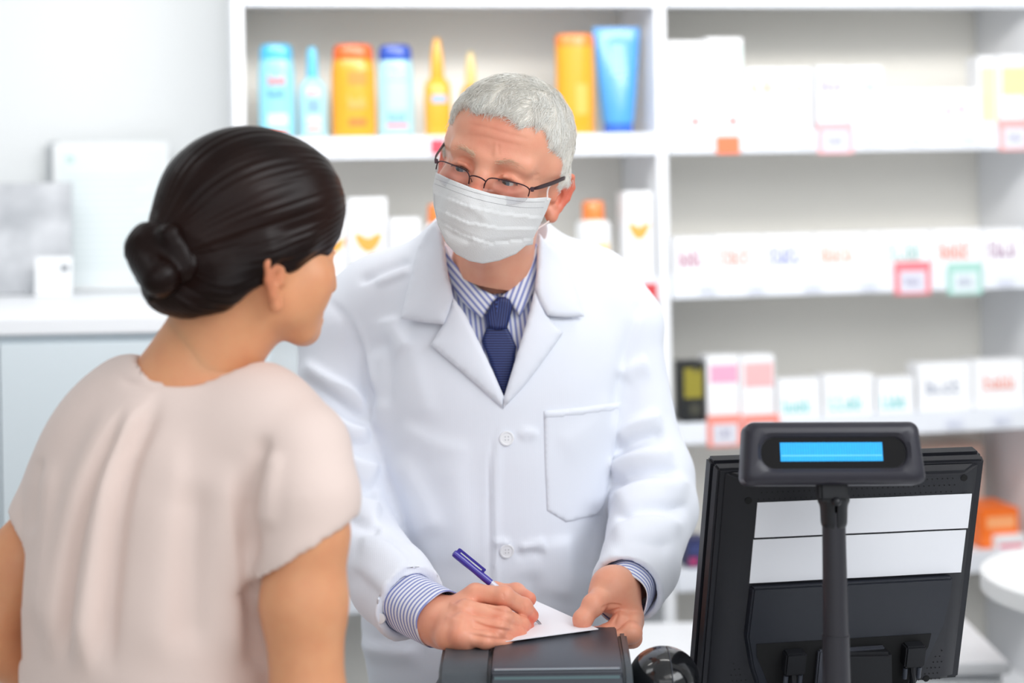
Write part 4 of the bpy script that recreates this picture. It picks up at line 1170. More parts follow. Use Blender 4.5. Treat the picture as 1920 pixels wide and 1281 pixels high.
# frown lines and forehead
HEADF = F
v, f = F.mesh(2)
loc = v.copy()
def gauss(c, r): return np.exp(-(((loc-np.array(c))/np.array(r))**2).sum(1))
red = 0.15 + 0.75*gauss((0, .112, -.03), (.016, .03, .022)) + 0.5*gauss((.045, .07, -.03), (.02, .03, .02)) + 0.5*gauss((-.045, .07, -.03), (.02, .03, .02))
red += 0.85*gauss((.09, -.02, -.015), (.016, .04, .05)) + 0.85*gauss((-.09, -.02, -.015), (.016, .04, .05)) + 0.35*gauss((0, .09, .05), (.05, .03, .03))
red += 0.35*gauss((.032, .085, -.008), (.02, .02, .014)) + 0.35*gauss((-.032, .085, -.008), (.02, .02, .014))
red = np.clip(red, 0, 1)
hv = creases(hto(v), f, [([(926, 262), (924, 280), (921, 298)], -.0006, 3.2), ([(934, 268), (935, 280), (937, 294)], -.0005, 3.0), ([(929, 265), (929, 290)], .0004, 3),
 ([(870, 232), (910, 238), (950, 250), (1000, 262)], -.0006, 2.6), ([(868, 252), (905, 256), (945, 266), (990, 276)], -.0006, 2.6),
 ([(846, 318), (866, 330), (884, 336)], -.0008, 3), ([(936, 362), (962, 368), (986, 362)], -.0008, 3), ([(855, 300), (870, 296), (890, 306)], -.0007, 2.5), ([(940, 332), (960, 330), (985, 340)], -.0007, 2.5), ([(1000, 330), (1012, 326)], -.0006, 2), ([(1000, 338), (1014, 338)], -.0006, 2)])
headv, headf = mloc(hv), f
parts = [(headv, headf, 0, red)]
for s in (-1, 1):
    bv_, bf_, bm_ = ball(np.array([s*.0315, .0715, -.004]), .0129, (0.30 + s*0.0, .94, -.16))
    parts.append((mloc(hto(bv_)), bf_, bm_+1, 0.0))

# ---- hands: every finger its own chain
def hand_mesh(h, palm, fingers, wrist, lo, hi, extra=None):
    F = Field(lo, hi, h)
    for a, b, ra, rb, k in palm: F.cone(a, b, ra, rb, k)
    for pts, rs in fingers:
        G = Field(lo, hi, h); G.path(pts, rs, .0035)
        for j in range(1, len(pts)-1):                       # knuckle pads
            G.ell(pts[j], [rs[j]*1.08]*3, .004)
        # keep neighbouring fingers separate: small blend radius
        hh = np.maximum(0.0016 - np.abs(F.v-G.v), 0)/0.0016
        F.v = np.minimum(F.v, G.v) - hh*hh*0.0016*0.25
    F.path(*wrist, .014)
    if extra: extra(F)
    return F
# right hand (at the left of the picture), holding the pen
def Q(zx, zy, d): return W(720+zx/3.5556, 1000+zy/3.5556, d)
iMC, mMC, rMC, pMC = Q(610, 410, 2.045), Q(545, 520, 2.02), Q(520, 610, 2.0), Q(510, 690, 1.985)
fingR = [([iMC, Q(800, 420, 2.03), Q(930, 490, 2.045), Q(985, 550, 2.055)], [.0125, .0112, .0098, .0085]),
         ([mMC, Q(790, 560, 2.01), Q(910, 610, 2.035), Q(955, 625, 2.05)], [.0128, .0115, .0098, .0085]),
         ([rMC, Q(760, 640, 1.995), Q(890, 675, 2.02), Q(930, 675, 2.035)], [.0120, .0108, .0092, .008]),
         ([pMC, Q(680, 710, 1.98), Q(800, 715, 1.995), Q(860, 712, 2.01)], [.0112, .0098, .0085, .0075]),
         ([Q(560, 470, 2.075), Q(740, 400, 2.10), Q(880, 400, 2.09), Q(965, 440, 2.07)], [.0150, .0125, .0112, .0092])]
wR0, wR1 = Q(335, 572, 2.052), W(770, 1137, 2.092)
palmR = [(Q(400, 590, 2.045), iMC, .0215, .0135, .012), (Q(400, 600, 2.04), mMC, .022, .0135, .012), (Q(400, 620, 2.035), rMC, .022, .0130, .012), (Q(410, 640, 2.03), pMC, .021, .012, .012),
         (Q(420, 600, 2.065), Q(580, 470, 2.078), .022, .016, .012), (Q(430, 690, 2.0), Q(560, 710, 1.99), .016, .013, .014), (Q(520, 600, 2.055), Q(700, 620, 2.05), .018, .014, .010)]
pts_all = np.array([p for g in fingR for p in g[0]] + [wR0, wR1]); lo = pts_all.min(0)-.035; hi = pts_all.max(0)+.035
def exR(F):
    for (pts, rs) in fingR[:4]:                                  # knuckle row
        p = pts[0]; F.ell(p + np.array([0, -.005, .003]), (.0095, .0085, .0085), .009)
    tip = fingR[0][0][-1]
FR = hand_mesh(0.0012, palmR, fingR, ([Q(420, 600, 2.045), wR0, wR1], [.024, .0262, .027]), lo, hi, exR)
v, f = FR.mesh(2)
q4 = lambda *s: [(720+a/3.5556, 1000+b/3.5556) for a, b in s]
v = creases(v, f, [(q4((640, 462), (740, 505), (860, 535), (960, 575)), -.0022, 3.0), (q4((560, 568), (680, 622), (800, 645), (890, 660)), -.0022, 3.0), (q4((545, 665), (660, 690), (780, 705), (860, 705)), -.0018, 3.0),
  (q4((790, 395), (800, 420), (795, 445)), -.0006, 1.6), (q4((925, 465), (935, 490), (930, 515)), -.0006, 1.4), (q4((770, 560), (778, 590), (770, 615)), -.0006, 1.6), (q4((430, 470), (560, 520)), .0012, 5), (q4((400, 560), (540, 600)), .0012, 5)])
rd = np.full(len(v), 0.22)
for g in fingR:
    for p, a in zip(g[0], (.45, .3, .3, .6)): rd += a*np.exp(-((v-p)**2).sum(1)/.012**2)
parts.append((mloc(v), f, 0, np.clip(rd, 0, 1)))
# left hand (at the right), thumb on the slip, fingers curled beneath
tMC = Q(1480, 430, 2.075)
fingL = [([Q(1475, 400, 2.085), Q(1395, 480, 2.06), Q(1325, 575, 2.05), Q(1312, 625, 2.052)], [.0150, .0125, .0108, .0085]),           # thumb
         ([Q(1610, 500, 2.10), Q(1575, 605, 2.07), Q(1480, 668, 2.06), Q(1405, 668, 2.068)], [.0125, .0112, .0098, .0085]),            # index
         ([Q(1655, 560, 2.09), Q(1650, 665, 2.055), Q(1540, 720, 2.05), Q(1440, 705, 2.065)], [.0128, .0115, .0100, .0088]),           # middle
         ([Q(1668, 590, 2.11), Q(1655, 700, 2.085), Q(1560, 735, 2.085), Q(1480, 715, 2.10)], [.0120, .0108, .0094, .008]),
         ([Q(1660, 590, 2.13), Q(1640, 690, 2.115), Q(1560, 715, 2.115), Q(1500, 700, 2.125)], [.011, .0098, .0086, .0076])]
wL0, wL1 = Q(1545, 385, 2.115), W(1170, 1102, 2.18)
palmL = [(Q(1530, 370, 2.10), Q(1610, 500, 2.10), .0235, .0150, .012), (Q(1545, 380, 2.10), Q(1655, 560, 2.095), .023, .0145, .012),
         (Q(1550, 385, 2.11), Q(1660, 590, 2.115), .022, .0135, .012), (Q(1560, 370, 2.12), Q(1655, 590, 2.13), .020, .013, .012),
         (Q(1500, 355, 2.09), Q(1460, 420, 2.085), .020, .0180, .014), (Q(1520, 380, 2.105), Q(1590, 500, 2.11), .018, .013, .01)]
pts_all = np.array([p for g in fingL for p in g[0]] + [wL0, wL1]); lo = pts_all.min(0)-.035; hi = pts_all.max(0)+.035
def exL(F):
    for q0, q1 in (((1440, 505), (1540, 480)), ((1455, 530), (1600, 500)), ((1450, 480), (1520, 460))):
        pass
FL = hand_mesh(0.0012, palmL, fingL, ([Q(1535, 375, 2.10), wL0, wL1], [.024, .0250, .0265]), lo, hi, exL)
v, f = FL.mesh(2)
v = creases(v, f, [([(1125, 1141), (1146, 1134), (1168, 1136)], -.0016, 2.0), ([(1128, 1149), (1148, 1146), (1165, 1140)], -.0014, 1.8), ([(1152, 1180), (1152, 1166), (1160, 1148)], -.0014, 2.0)])
rd = np.full(len(v), 0.2)
for g in fingL:
    for p, a in zip(g[0], (.25, .3, .3, .6)): rd += a*np.exp(-((v-p)**2).sum(1)/.012**2)
parts.append((mloc(v), f, 0, np.clip(rd, 0, 1)))
# nails
def nail(c, d, n, w, L):
    d = np.array(d, float); d /= np.linalg.norm(d); n = np.array(n, float); n -= d*(n@d); n /= np.linalg.norm(n); s = np.cross(d, n)
    vs = []; nu, nv = 8, 6
    for lay in (1, 0):
        for i in range(nu+1):
            for j in range(nv+1):
                u = i/nu*2-1; t = j/nv*2-1
                k = math.sqrt(max(0, 1-abs(t)**4))*0.92+0.08
                vs.append(c + s*u*w*k + d*t*L + n*((1-u*u)*w*0.32 - 0.0004 + 0.0006*lay))
    fs = []
    st_ = (nu+1)*(nv+1)
    for i in range(nu):
        for j in range(nv):
            a = i*(nv+1)+j; fs.append((a, a+nv+1, a+nv+2, a+1)); fs.append((a+st_, a+1+st_, a+nv+2+st_, a+nv+1+st_))
    return np.array(vs), np.array(fs)
nail_i = 4
tp = fingL[0][0]
dirn = tp[3]-tp[2]
vn, fn = nail(tp[3] + np.array([-.001, -.0088, .0032]), dirn, (-0.15, -1, .25), .0062, .0070); parts.append((mloc(vn), fn, 4, 0))
tp = fingR[0][0]
# ---- inner body, hidden under the clothes, joins head and hands into one figure
B = Field(W(540, 440, 2.3)*[1, 0, 1] + [0, 2.0, -1.45], W(1330, 380, 2.3)*[1, 0, 1] + [0.02, 2.56, 0.02], 0.011)
B.path([W(925, 520, 2.34), W(925, 600, 2.38)], [.055, .06], .03)
B.ell(W(930, 710, 2.39), (.155, .09, .17), .04).ell(W(922, 1000, 2.39), (.14, .09, .26), .04)
B.path([W(925, 650, 2.40), W(690, 650, 2.39), W(650, 930, 2.31), W(665, 1005, 2.27), W(742, 1108, 2.13), wR1], [.050, .036, .032, .032, .025, .026], .03)
B.path([W(925, 650, 2.40), W(1145, 650, 2.40), W(1215, 900, 2.34), W(1218, 950, 2.31), W(1195, 1070, 2.20), wL1], [.050, .036, .032, .032, .026, .0255], .03)
hipc = W(915, 1330, 2.41)
B.ell(hipc, (.15, .10, .13), .04)
for s in (-1, 1):
    B.path([hipc+np.array([s*.075, 0, -.04]), np.array([hipc[0]+s*.085, 2.42, .50]), np.array([hipc[0]+s*.09, 2.44, .10]), np.array([hipc[0]+s*.092, 2.40, .045])], [.075, .052, .038, .035], .03)
v, f = B.mesh(1)
parts.append((mloc(v), f, 0, 0.2))
nail_m = mat('fingernail', (238, 190, 176), 0.25, coat=0.3)
body = joined('body', parts, [skin, eye_w, eye_i, eye_p, nail_m], man)

# ---- short silver hair
HF = Field((-0.10, -0.13, -0.09), (0.10, 0.11, 0.155), 0.0024)
def hair_shape(F, g):
    F.ell((0, -.014, .037), (.0765+g, .0965+g, .0805+g), .01)
    F.ell((0, .030, .050), (.063+g, .054+g, .058+g), .03)
    for s in (-1, 1):
        F.path([(s*(.066), -.004, .02), (s*.071, -.014, .0), (s*.0715, -.012, -.018)], [.0125+g, .0105+g, .005+g], .015)
        F.path([(s*.058, -.045, -.01), (s*.05, -.06, -.05)], [.022+g, .016+g], .02)
    F.path([(0, -.075, -.0), (0, -.075, -.055)], [.035+g, .028+g], .03)
hair_shape(HF, .003)
# bare face: everything in front of the hairline
HF.ell((0, .112, .005), (.070, .072, .077), .004, 's')
for s in (-1, 1):
    HF.ell((s*.050, .078, .050), (.022, .030, .024), .008, 's')          # receding temples
    HF.ell((s*.085, .060, .0), (.03, .043, .060), .006, 's')
    HF.ell((s*.088, -.014, -.034), (.016, .022, .034), .004, 's')         # around the ears
HF.boxx((0, 0, -.115), (.2, .2, .045), .001, .004, 's')
v, f = largest(*HF.mesh(1))
N = normals(v, f)
hr = np.random.default_rng(5)
gi = np.clip(((v - HEADF.lo)/HEADF.h).round().astype(int), 0, HEADF.n-1)
ok = (N[:, 2] > -0.75) & (v[:, 2] > -.062) & (HEADF.v[gi[:, 0], gi[:, 1], gi[:, 2]] > -.0015)
# skip the inner face side
cn = np.linalg.norm(v/np.array([.0765, .0965, .086]) - np.array([0, -.15, .5]), axis=1)
idx = hr.choice(np.where(ok)[0], 17000)
pt = v[idx] + hr.normal(size=(len(idx), 3))*.0012; nn = N[idx]
# combing: forward on the top, down at the sides
fw = np.stack([0.5*np.sign(pt[:, 0]+.02)*np.clip(np.abs(pt[:, 0])/.07, 0, 1)*0.4+0.25, np.full(len(pt), 1.0), -0.25-1.6*np.clip(np.abs(pt[:, 0])/.075, 0, 1)**3], 1)
clump = np.stack([wavy(pt, 160, 1), wavy(pt, 160, 2), wavy(pt, 160, 3)], 1)*0.9
dr = fw + clump + hr.normal(size=pt.shape)*0.14
dr -= nn*(dr*nn).sum(1)[:, None]; dr /= np.linalg.norm(dr, axis=1)[:, None]
topness = np.clip((pt[:, 2]-.05)/.06, 0, 1)
sv, sf, cv = strands(pt, dr, nn, 0.009+.010*topness, .00045, 7, 0.18, lift=0.2)
cv = np.clip(cv*0.55 + 0.25 + 0.35*np.tile(np.repeat(wavy(pt, 60, 9), 3), 4), 0, 1)
silver_hair = hair_mat('silver_white_hair', (240, 234, 224), (255, 255, 250), 0.5)
joined('hair', [(mloc(hto(v)), f, 0, 0.0), (mloc(hto(sv)), sf, 0, cv)], [silver_hair], man)
# eyebrows
for s in (-1, 1):
    n = 170; t = hr.uniform(0, 1, n)
    pb = np.stack([s*(.012+.032*t), .0965-.0165*t**1.6, .0185+.0055*np.sin(t*2.6)-.0015*t], 1) + hr.normal(size=(n, 3))*np.array([.001, .0005, .0016])
    nb_ = np.tile([[s*.25, .95, .1]], (n, 1)); nb_ /= np.linalg.norm(nb_, axis=1)[:, None]
    db_ = np.stack([np.full(n, s*.9), -0.15-0.3*t, .35-.6*t], 1) + hr.normal(size=(n, 3))*.15; db_ /= np.linalg.norm(db_, axis=1)[:, None]
    a, b, c = strands(pb, db_, nb_, np.full(n, .008), .00025, 11, .2)
    joined('eyebrow', [(mloc(hto(a)), b, 0, c*.6+.2)], [hair_mat('sandy_brow_hair', (232, 184, 150), (250, 226, 200), 0.6)], man)
for s in (-1, 1):
    n = 90; t = hr.uniform(0, 1, n)
    pb = np.stack([s*(.019+.026*t), .0868-.007*t**2, -.0028+.0030*np.sin(t*3.0)], 1); nb_ = np.tile([[0, 1., .1]], (n, 1))
    db_ = np.stack([np.full(n, s*.25), np.full(n, .75), np.full(n, -.5)], 1); db_ /= np.linalg.norm(db_, axis=1)[:, None]
    a, b, c = strands(pb, db_, nb_, np.full(n, .0045), .0003, 12, .1, 2)
    joined('eyelashes', [(mloc(hto(a)), b, 0, c)], [hair_mat('brown_lashes', (70, 50, 42), (110, 84, 70), 0.6)], man)
# ---- glasses
gm = mat('dark_brown_metal_frame', (72, 50, 56), 0.3, 0.6)
gl_o = bpy.data.objects.new('glasses', None); sc.collection.objects.link(gl_o); gl_o.parent = man
def gtube(name, pts, r, m=gm, n=6):
    bm = bmesh.new(); tube_bm(bm, [Vector(mloc(hto(p))) for p in smoothpath(pts, n)], r, 8); return from_bm(name, bm, m, gl_o, smooth=True)
glass = bpy.data.materials.new('clear_spectacle_glass'); glass.use_nodes = True
nt = glass.node_tree; nt.nodes.clear()
out = nt.nodes.new('ShaderNodeOutputMaterial'); tr = nt.nodes.new('ShaderNodeBsdfTransparent'); gg = nt.nodes.new('ShaderNodeBsdfGlossy'); gg.inputs['Roughness'].default_value = 0.02
tr.inputs[0].default_value = (0.96, 0.96, 0.97, 1)
mxs = nt.nodes.new('ShaderNodeMixShader'); mxs.inputs[0].default_value = 0.05
nt.links.new(tr.outputs[0], mxs.inputs[1]); nt.links.new(gg.outputs[0], mxs.inputs[2]); nt.links.new(mxs.outputs[0], out.inputs[0])
gz = -.003
for s in (-1, 1):
    ol_ = [(.010, .110, gz-.012), (.0115, .1115, gz-.002), (.018, .1115, gz+.0035), (.036, .106, gz+.0045), (.054, .095, gz+.0035), (.062, .088, gz-.001), (.0625, .087, gz-.010)]
    ol_ = [(s*x, y, z) for x, y, z in ol_]
    gtube('rim', ol_, .0008)
    low = [(s*.010, .110, gz-.012), (s*.014, .1105, gz-.021), (s*.028, .106, gz-.0255), (s*.046, .0975, gz-.0245), (s*.059, .089, gz-.018), (s*.0625, .087, gz-.010)]
    gtube('lower_rim_wire', low, .00025, mat('nylon_wire', (200, 196, 196), 0.2))
    ring = smoothpath(ol_, 5) + smoothpath(low[::-1], 5)[1:-1]
    bm = bmesh.new(); cpt = np.mean(ring, 0) + np.array([0, .0015, 0])
    for dy in (0.0, -0.0012):
        vv = [bm.verts.new(Vector(mloc(hto(np.array(p)+[0, dy, 0])))) for p in ring]; c_ = bm.verts.new(Vector(mloc(hto(cpt+[0, dy, 0]))))
        for i in range(len(vv)): bm.faces.new((vv[i], vv[(i+1) % len(vv)], c_))
    from_bm('lens', bm, glass, gl_o, smooth=True)
    gtube('nose_pad_arm', [(s*.010, .109, gz-.004), (s*.008, .104, gz-.010), (s*.009, .099, gz-.014)], .0005)
    bm = bmesh.new(); 
    tp_ = smoothpath([(s*.0625, .088, gz+.0), (s*.068, .083, gz+.002), (s*.072, .068, gz+.004), (s*.0785, .035, gz+.008), (s*.083, .006, gz+.012), (s*.0825, -.008, gz+.010), (s*.080, -.020, gz-.004)], 6)
    rings = []
    for i, p in enumerate(tp_):
        t = i/len(tp_); hgt = .0012 + .0016*min(1, t*3); wd = .0009
        rings.append([bm.verts.new(Vector(mloc(hto(np.array(p)+np.array([s*a*wd, 0, b*hgt]))))) for a, b in ((-1, -1), (1, -1), (1, 1), (-1, 1))])
    for a, b in zip(rings, rings[1:]):
        for i in range(4): bm.faces.new((a[i], a[(i+1) % 4], b[(i+1) % 4], b[i]))
    bm.faces.new(rings[0]); bm.faces.new(rings[-1])
    from_bm('temple', bm, gm, gl_o, bevel=.0004)
    bm = bmesh.new(); c_ = hto((s*.065, .086, gz+.0)); box_bm(bm, -.0022, .0022, -.0022, .0022, -.003, .003, Matrix.Translation(Vector(mloc(c_)))); from_bm('hinge', bm, gm, gl_o, bevel=.0006)
gtube('bridge', [(-.0112, .1115, gz-.003), (-.005, .1165, gz+.0005), (.005, .1165, gz+.0005), (.0112, .1115, gz-.003)], .0009)

# ---- face mask
MF = Field((-0.10, -0.03, -0.15), (0.10, 0.15, 0.04), 0.0025)
MF.ell((0, .040, -.045), (.069, .062, .083), .02)
MF.path([(0, .094, -.006), (0, .108, -.036), (0, .098, -.075), (0, .082, -.112)], [.016, .018, .022, .022], .045)
for s in (-1, 1): MF.path([(s*.05, .05, -.02), (s*.045, .05, -.09)], [.022, .022], .03); MF.path([(s*.07, .01, -.02), (s*.064, .012, -.07)], [.010, .010], .03)
v, f = MF.mesh(2); mbvh = bvh_of(hto(v), f)
zz = lambda X, Y: (780+X/3.203, 120+Y/3.203)
mpoly = [zz(*p) for p in ((118, 650), (200, 690), (330, 742), (450, 778), (600, 802), (700, 806), (790, 800), (812, 808), (785, 880), (748, 960), (708, 1040), (702, 1085), (660, 1092), (600, 1142), (500, 1182), (400, 1200), (320, 1184), (240, 1142), (180, 1075), (130, 965), (105, 850), (100, 740))]
pl = [[zz(*p) for p in q] for q in (((104, 770), (300, 850), (500, 895), (780, 925)), ((108, 860), (300, 950), (500, 985), (740, 985)), ((125, 940), (300, 1035), (450, 1080), (700, 1052)))]
def mbulge(x, y, db):
    o = np.zeros(len(x))
    for k, q in enumerate(pl):
        d, t, sd = seg_dist(x, y, q); below = sd > 0
        o += np.where(below, 0.0026*np.exp(-d/12.0), -0.0003*np.exp(-(d/3.0)**2))
    for q, a, w_ in ((((150, 965), (220, 1015), (310, 1055)), -.0026, 7), (((420, 1082), (520, 1072), (690, 1060)), -.0018, 6), (((330, 860), (420, 930)), .0015, 8)):
        d, t, sd = seg_dist(x, y, [zz(*p) for p in q]); o += a*np.exp(-(d/w_)**2)
    return o*np.clip(db/6, 0, 1)
maskm = mat('white_mask_fabric', (226, 226, 226), 0.75, bump=0.25, bscale=700)
mk = patch('face_mask', mpoly, mbvh, .0012, maskm, man, step=3.0, sm=3, d0=2.1, edge=2.5, bulge=mbulge)
mk.data.transform(Matrix.Translation(-Vector(MO))) if True else None
# stitched seams and ear loops
def on_surface(bvh, px, py, off):
    dv = Vector(P(px, py, 1.0)) - CAMV; L = dv.length; h = bvh.ray_cast(CAMV, dv/L)
    d = h[3]/L if h[0] is not None else None
    return (np.array([0, 0, CAMZ]) + np.array(dv)*(d-off)) if d else None
def dashes(name, line, bvh, off, m, parent, step=2.2, r=.00035, O=MO):
    pts = smoothpath(line, 30); bm = bmesh.new(); acc = 0; last = None
    pts = [np.array(p) for p in pts]; L = [0]
    for a, b in zip(pts, pts[1:]): L.append(L[-1]+np.linalg.norm(b-a))
    k = 0; s_ = 0
    while s_ < L[-1]-step*.6:
        a = np.array([np.interp(s_, L, [p[0] for p in pts]), np.interp(s_, L, [p[1] for p in pts])]); e = s_+step*.6
        b = np.array([np.interp(e, L, [p[0] for p in pts]), np.interp(e, L, [p[1] for p in pts])])
        A_ = on_surface(bvh, a[0], a[1], off); B_ = on_surface(bvh, b[0], b[1], off)
        if A_ is not None and B_ is not None and np.linalg.norm(A_-B_) < .02: tube_bm(bm, [Vector(A_-O), Vector(B_-O)], r, 4)
        s_ += step
    return from_bm(name, bm, m, parent)
mv = np.array([v_.co[:] for v_ in mk.data.vertices]) + MO
mkb = BVHTree.FromPolygons([tuple(p) for p in mv], [tuple(p.vertices) for p in mk.data.polygons])
st1 = mat('mask_stitch_grey', (176, 176, 180), 0.7)
dashes('stitching', [zz(118, 690), zz(330, 765), zz(500, 806), zz(650, 828), zz(775, 828)], mkb, .0002, st1, mk)
dashes('stitching', [zz(112, 720), zz(330, 800), zz(500, 842), zz(650, 862), zz(765, 862)], mkb, .0002, st1, mk)
dashes('stitching', [zz(112, 780), zz(114, 860), zz(128, 920)], mkb, .0002, st1, mk)
loopm = mat('ear_loop_elastic', (238, 226, 222), 0.7)
e1 = on_surface(mkb, 1026, 376, 0.0); e2 = on_surface(mkb, 999, 447, 0.0)
ear = lambda x, y, z: hto((x, y, z))
for nm, q in (('ear_loop', [e1, ear(-.0725, .030, -.004), ear(-.0785, .006, .010), ear(-.084, -.010, .010)]), ('ear_loop', [e2, ear(-.070, .025, -.062), ear(-.077, .002, -.052), ear(-.082, -.012, -.038)])):
    bm = bmesh.new(); tube_bm(bm, [Vector(mloc(p)) for p in smoothpath(q, 8)], .0012, 6); from_bm(nm, bm, loopm, mk, smooth=True)

# ---- lab coat
C0 = Field((W(535, 600, 2.35)[0]-.02, 1.98, .42), (W(1325, 600, 2.35)[0]+.02, 2.60, W(920, 395, 2.35)[2]), 0.0042)
C = C0
C.ell(W(928, 700, 2.375), (.190, .118, .19), .04).ell(W(925, 860, 2.365), (.163, .125, .24), .06).ell(W(915, 1060, 2.37), (.162, .130, .25), .06)
C.path([W(915, 1200, 2.39), np.array([W(915, 1300, 2.4)[0], 2.40, .60]), np.array([W(915, 1300, 2.4)[0], 2.41, .44])], [.155, .175, .20], .08, flat=((0, 1, 0), .80))
C.path([W(850, 520, 2.41), W(720, 575, 2.41), W(640, 622, 2.395)], [.072, .066, .062], .04)
C.path([W(1000, 510, 2.42), W(1100, 555, 2.42), W(1168, 608, 2.405)], [.066, .064, .058], .04)
C.path([W(920, 470, 2.36), W(920, 560, 2.38)], [.082, .10], .05)
sR = [W(642, 635, 2.39), W(634, 780, 2.36), W(650, 930, 2.30), W(668, 1008, 2.25), W(735, 1095, 2.14), W(785, 1150, 2.070)]
C.path(sR, [.060, .060, .056, .054, .051, .0485], .012)
sL = [W(1165, 625, 2.40), W(1188, 770, 2.375), W(1220, 890, 2.34), W(1225, 955, 2.30), W(1200, 1060, 2.19), W(1165, 1125, 2.10)]
C.path(sL, [.055, .054, .057, .056, .050, .0475], .012)
dR = W(835, 1160, 2.04)-W(735, 1095, 2.14); dR /= np.linalg.norm(dR)
dL = W(1148, 1150, 2.06)-W(1208, 1050, 2.21); dL /= np.linalg.norm(dL)
endR = W(769, 1136, 2.092); endL = W(1173, 1108, 2.125)
cut_end(C, endR, dR); cut_end(C, endL, dL)
iR = (sR[5]-sR[4])/np.linalg.norm(sR[5]-sR[4]); iL = (sL[5]-sL[4])/np.linalg.norm(sL[5]-sL[4])
C.cone(endR-iR*.022, endR+iR*.03, .0365, .0372, .002, 's').cone(endL-iL*.04, endL+iL*.03, .0370, .0380, .002, 's')
# neck and V opening
C.cone(W(922, 380, 2.33), W(922, 545, 2.385), .080, .066, .004, 's')
sub_poly(C, [(826, 440), (1012, 440), (1010, 500), (996, 580), (972, 670), (946, 752), (912, 690), (868, 600), (838, 530)], 2.05, 2.33)
v, f = largest(*C.mesh(2))
Zx = lambda X, Y: (540+X*.6724, 420+Y*.6724)
def Zl(*q): return [Zx(*p) for p in q]
fold = [
 (Zl((100, 205), (165, 260), (205, 350), (228, 450), (242, 560)), -.0050, 8), (Zl((120, 215), (190, 290), (225, 390), (245, 480)), .0030, 9),
 (Zl((35, 375), (110, 430), (180, 470), (235, 530)), .0060, 11), (Zl((40, 425), (120, 480), (225, 560)), -.0050, 9), (Zl((70, 500), (150, 560), (240, 590)), .0060, 12), (Zl((60, 560), (150, 610), (240, 620)), -.0045, 9),
 (Zl((130, 640), (190, 670), (262, 690)), .0075, 13), (Zl((120, 700), (190, 725), (265, 745)), -.006, 9), (Zl((140, 745), (200, 775), (270, 800)), .007, 13), (Zl((150, 810), (210, 835), (262, 850)), -.005, 10),
 (Zl((190, 880), (280, 900), (350, 960)), .004, 14), (Zl((160, 960), (240, 1030), (300, 1110)), -.003, 14),
 (Zl((350, 105), (290, 125), (235, 150), (190, 170)), -.0035, 6), (Zl((345, 130), (290, 150), (240, 170)), .002, 8),
 (Zl((285, 250), (300, 300), (345, 350)), .0035, 14), (Zl((260, 300), (280, 400), (270, 520)), -.003, 16), (Zl((330, 300), (360, 420), (400, 560)), .002, 22),
 (Zl((1000, 185), (975, 260), (945, 360), (925, 470), (905, 580)), -.0040, 8), (Zl((985, 230), (955, 330), (930, 440)), .0022, 9),
 (Zl((925, 430), (960, 400), (1010, 380)), .003, 12), (Zl((905, 600), (960, 560), (1050, 530)), .0055, 12), (Zl((900, 650), (960, 610), (1060, 580)), -.005, 9), (Zl((893, 700), (950, 655), (1080, 640)), .0065, 13),
 (Zl((885, 745), (960, 700), (1100, 690)), -.006, 9), (Zl((900, 790), (980, 745), (1125, 730)), .007, 14), (Zl((905, 830), (990, 795), (1120, 790)), -.0055, 9), (Zl((890, 880), (980, 830), (1110, 850)), .005, 13), (Zl((900, 920), (980, 890), (1080, 900)), -.003, 12),
 (Zl((590, 535), (572, 620), (567, 700), (566, 850), (566, 1000), (566, 1290)), -.0032, 3.2), (Zl((600, 535), (584, 620), (580, 700), (579, 850), (579, 1000), (579, 1290)), .0022, 9),
 (Zl((640, 590), (668, 578), (700, 590)), .0025, 7), (Zl((640, 905), (690, 890), (720, 880)), .003, 7), (Zl((570, 890), (600, 885), (620, 900)), .003, 6), (Zl((630, 925), (680, 915), (720, 925)), -.002, 6),
 (Zl((245, 660), (300, 760), (330, 900), (400, 1010)), -.004, 20), (Zl((300, 640), (370, 760), (420, 880)), .0035, 24), (Zl((890, 780), (850, 900), (830, 1000)), -.004, 16), (Zl((760, 860), (780, 960), (770, 1060)), .004, 22), (Zl((680, 960), (690, 1080), (680, 1200)), -.003, 18),
 (Zl((450, 640), (480, 800), (500, 980)), .003, 28), (Zl((150, 1130), (240, 1180), (380, 1190)), .006, 12), (Zl((250, 330), (255, 480), (250, 600)), .003, 20),
 (Zl((300, 560), (420, 620), (520, 640)), .0025, 20), (Zl((740, 620), (850, 560), (900, 470)), .0018, 20)]
v = creases(v, f, [(a, b*1.65, c*.85) for a, b, c in fold])
v += normals(v, f)*(wavy(v, 22, 3)*.0022)[:, None]
coatm = bpy.data.materials.new('white_cotton_twill'); coatm.use_nodes = True
nt = coatm.node_tree; b = nt.nodes['Principled BSDF']; b.inputs['Base Color'].default_value = srgb(233, 237, 247); b.inputs['Roughness'].default_value = 0.75; b.inputs['Sheen Weight'].default_value = 0.15
tc = nt.nodes.new('ShaderNodeTexCoord'); wv = nt.nodes.new('ShaderNodeTexWave'); wv.inputs['Scale'].default_value = 120; wv.inputs['Distortion'].default_value = 1.5; wv.inputs['Detail'].default_value = 3
ns = nt.nodes.new('ShaderNodeTexNoise'); ns.inputs['Scale'].default_value = 500
bp = nt.nodes.new('ShaderNodeBump'); bp.inputs['Strength'].default_value = 0.06; bp.inputs['Distance'].default_value = .001
mth = nt.nodes.new('ShaderNodeMath'); mth.operation = 'ADD'
nt.links.new(tc.outputs['Object'], wv.inputs['Vector']); nt.links.new(tc.outputs['Object'], ns.inputs['Vector'])
nt.links.new(wv.outputs['Fac'], mth.inputs[0]); nt.links.new(ns.outputs[0], mth.inputs[1]); nt.links.new(mth.outputs[0], bp.inputs['Height']); nt.links.new(bp.outputs[0], b.inputs['Normal'])
coat = from_np('lab_coat', mloc(v), f, coatm, man)
cb = bvh_of(v, f)
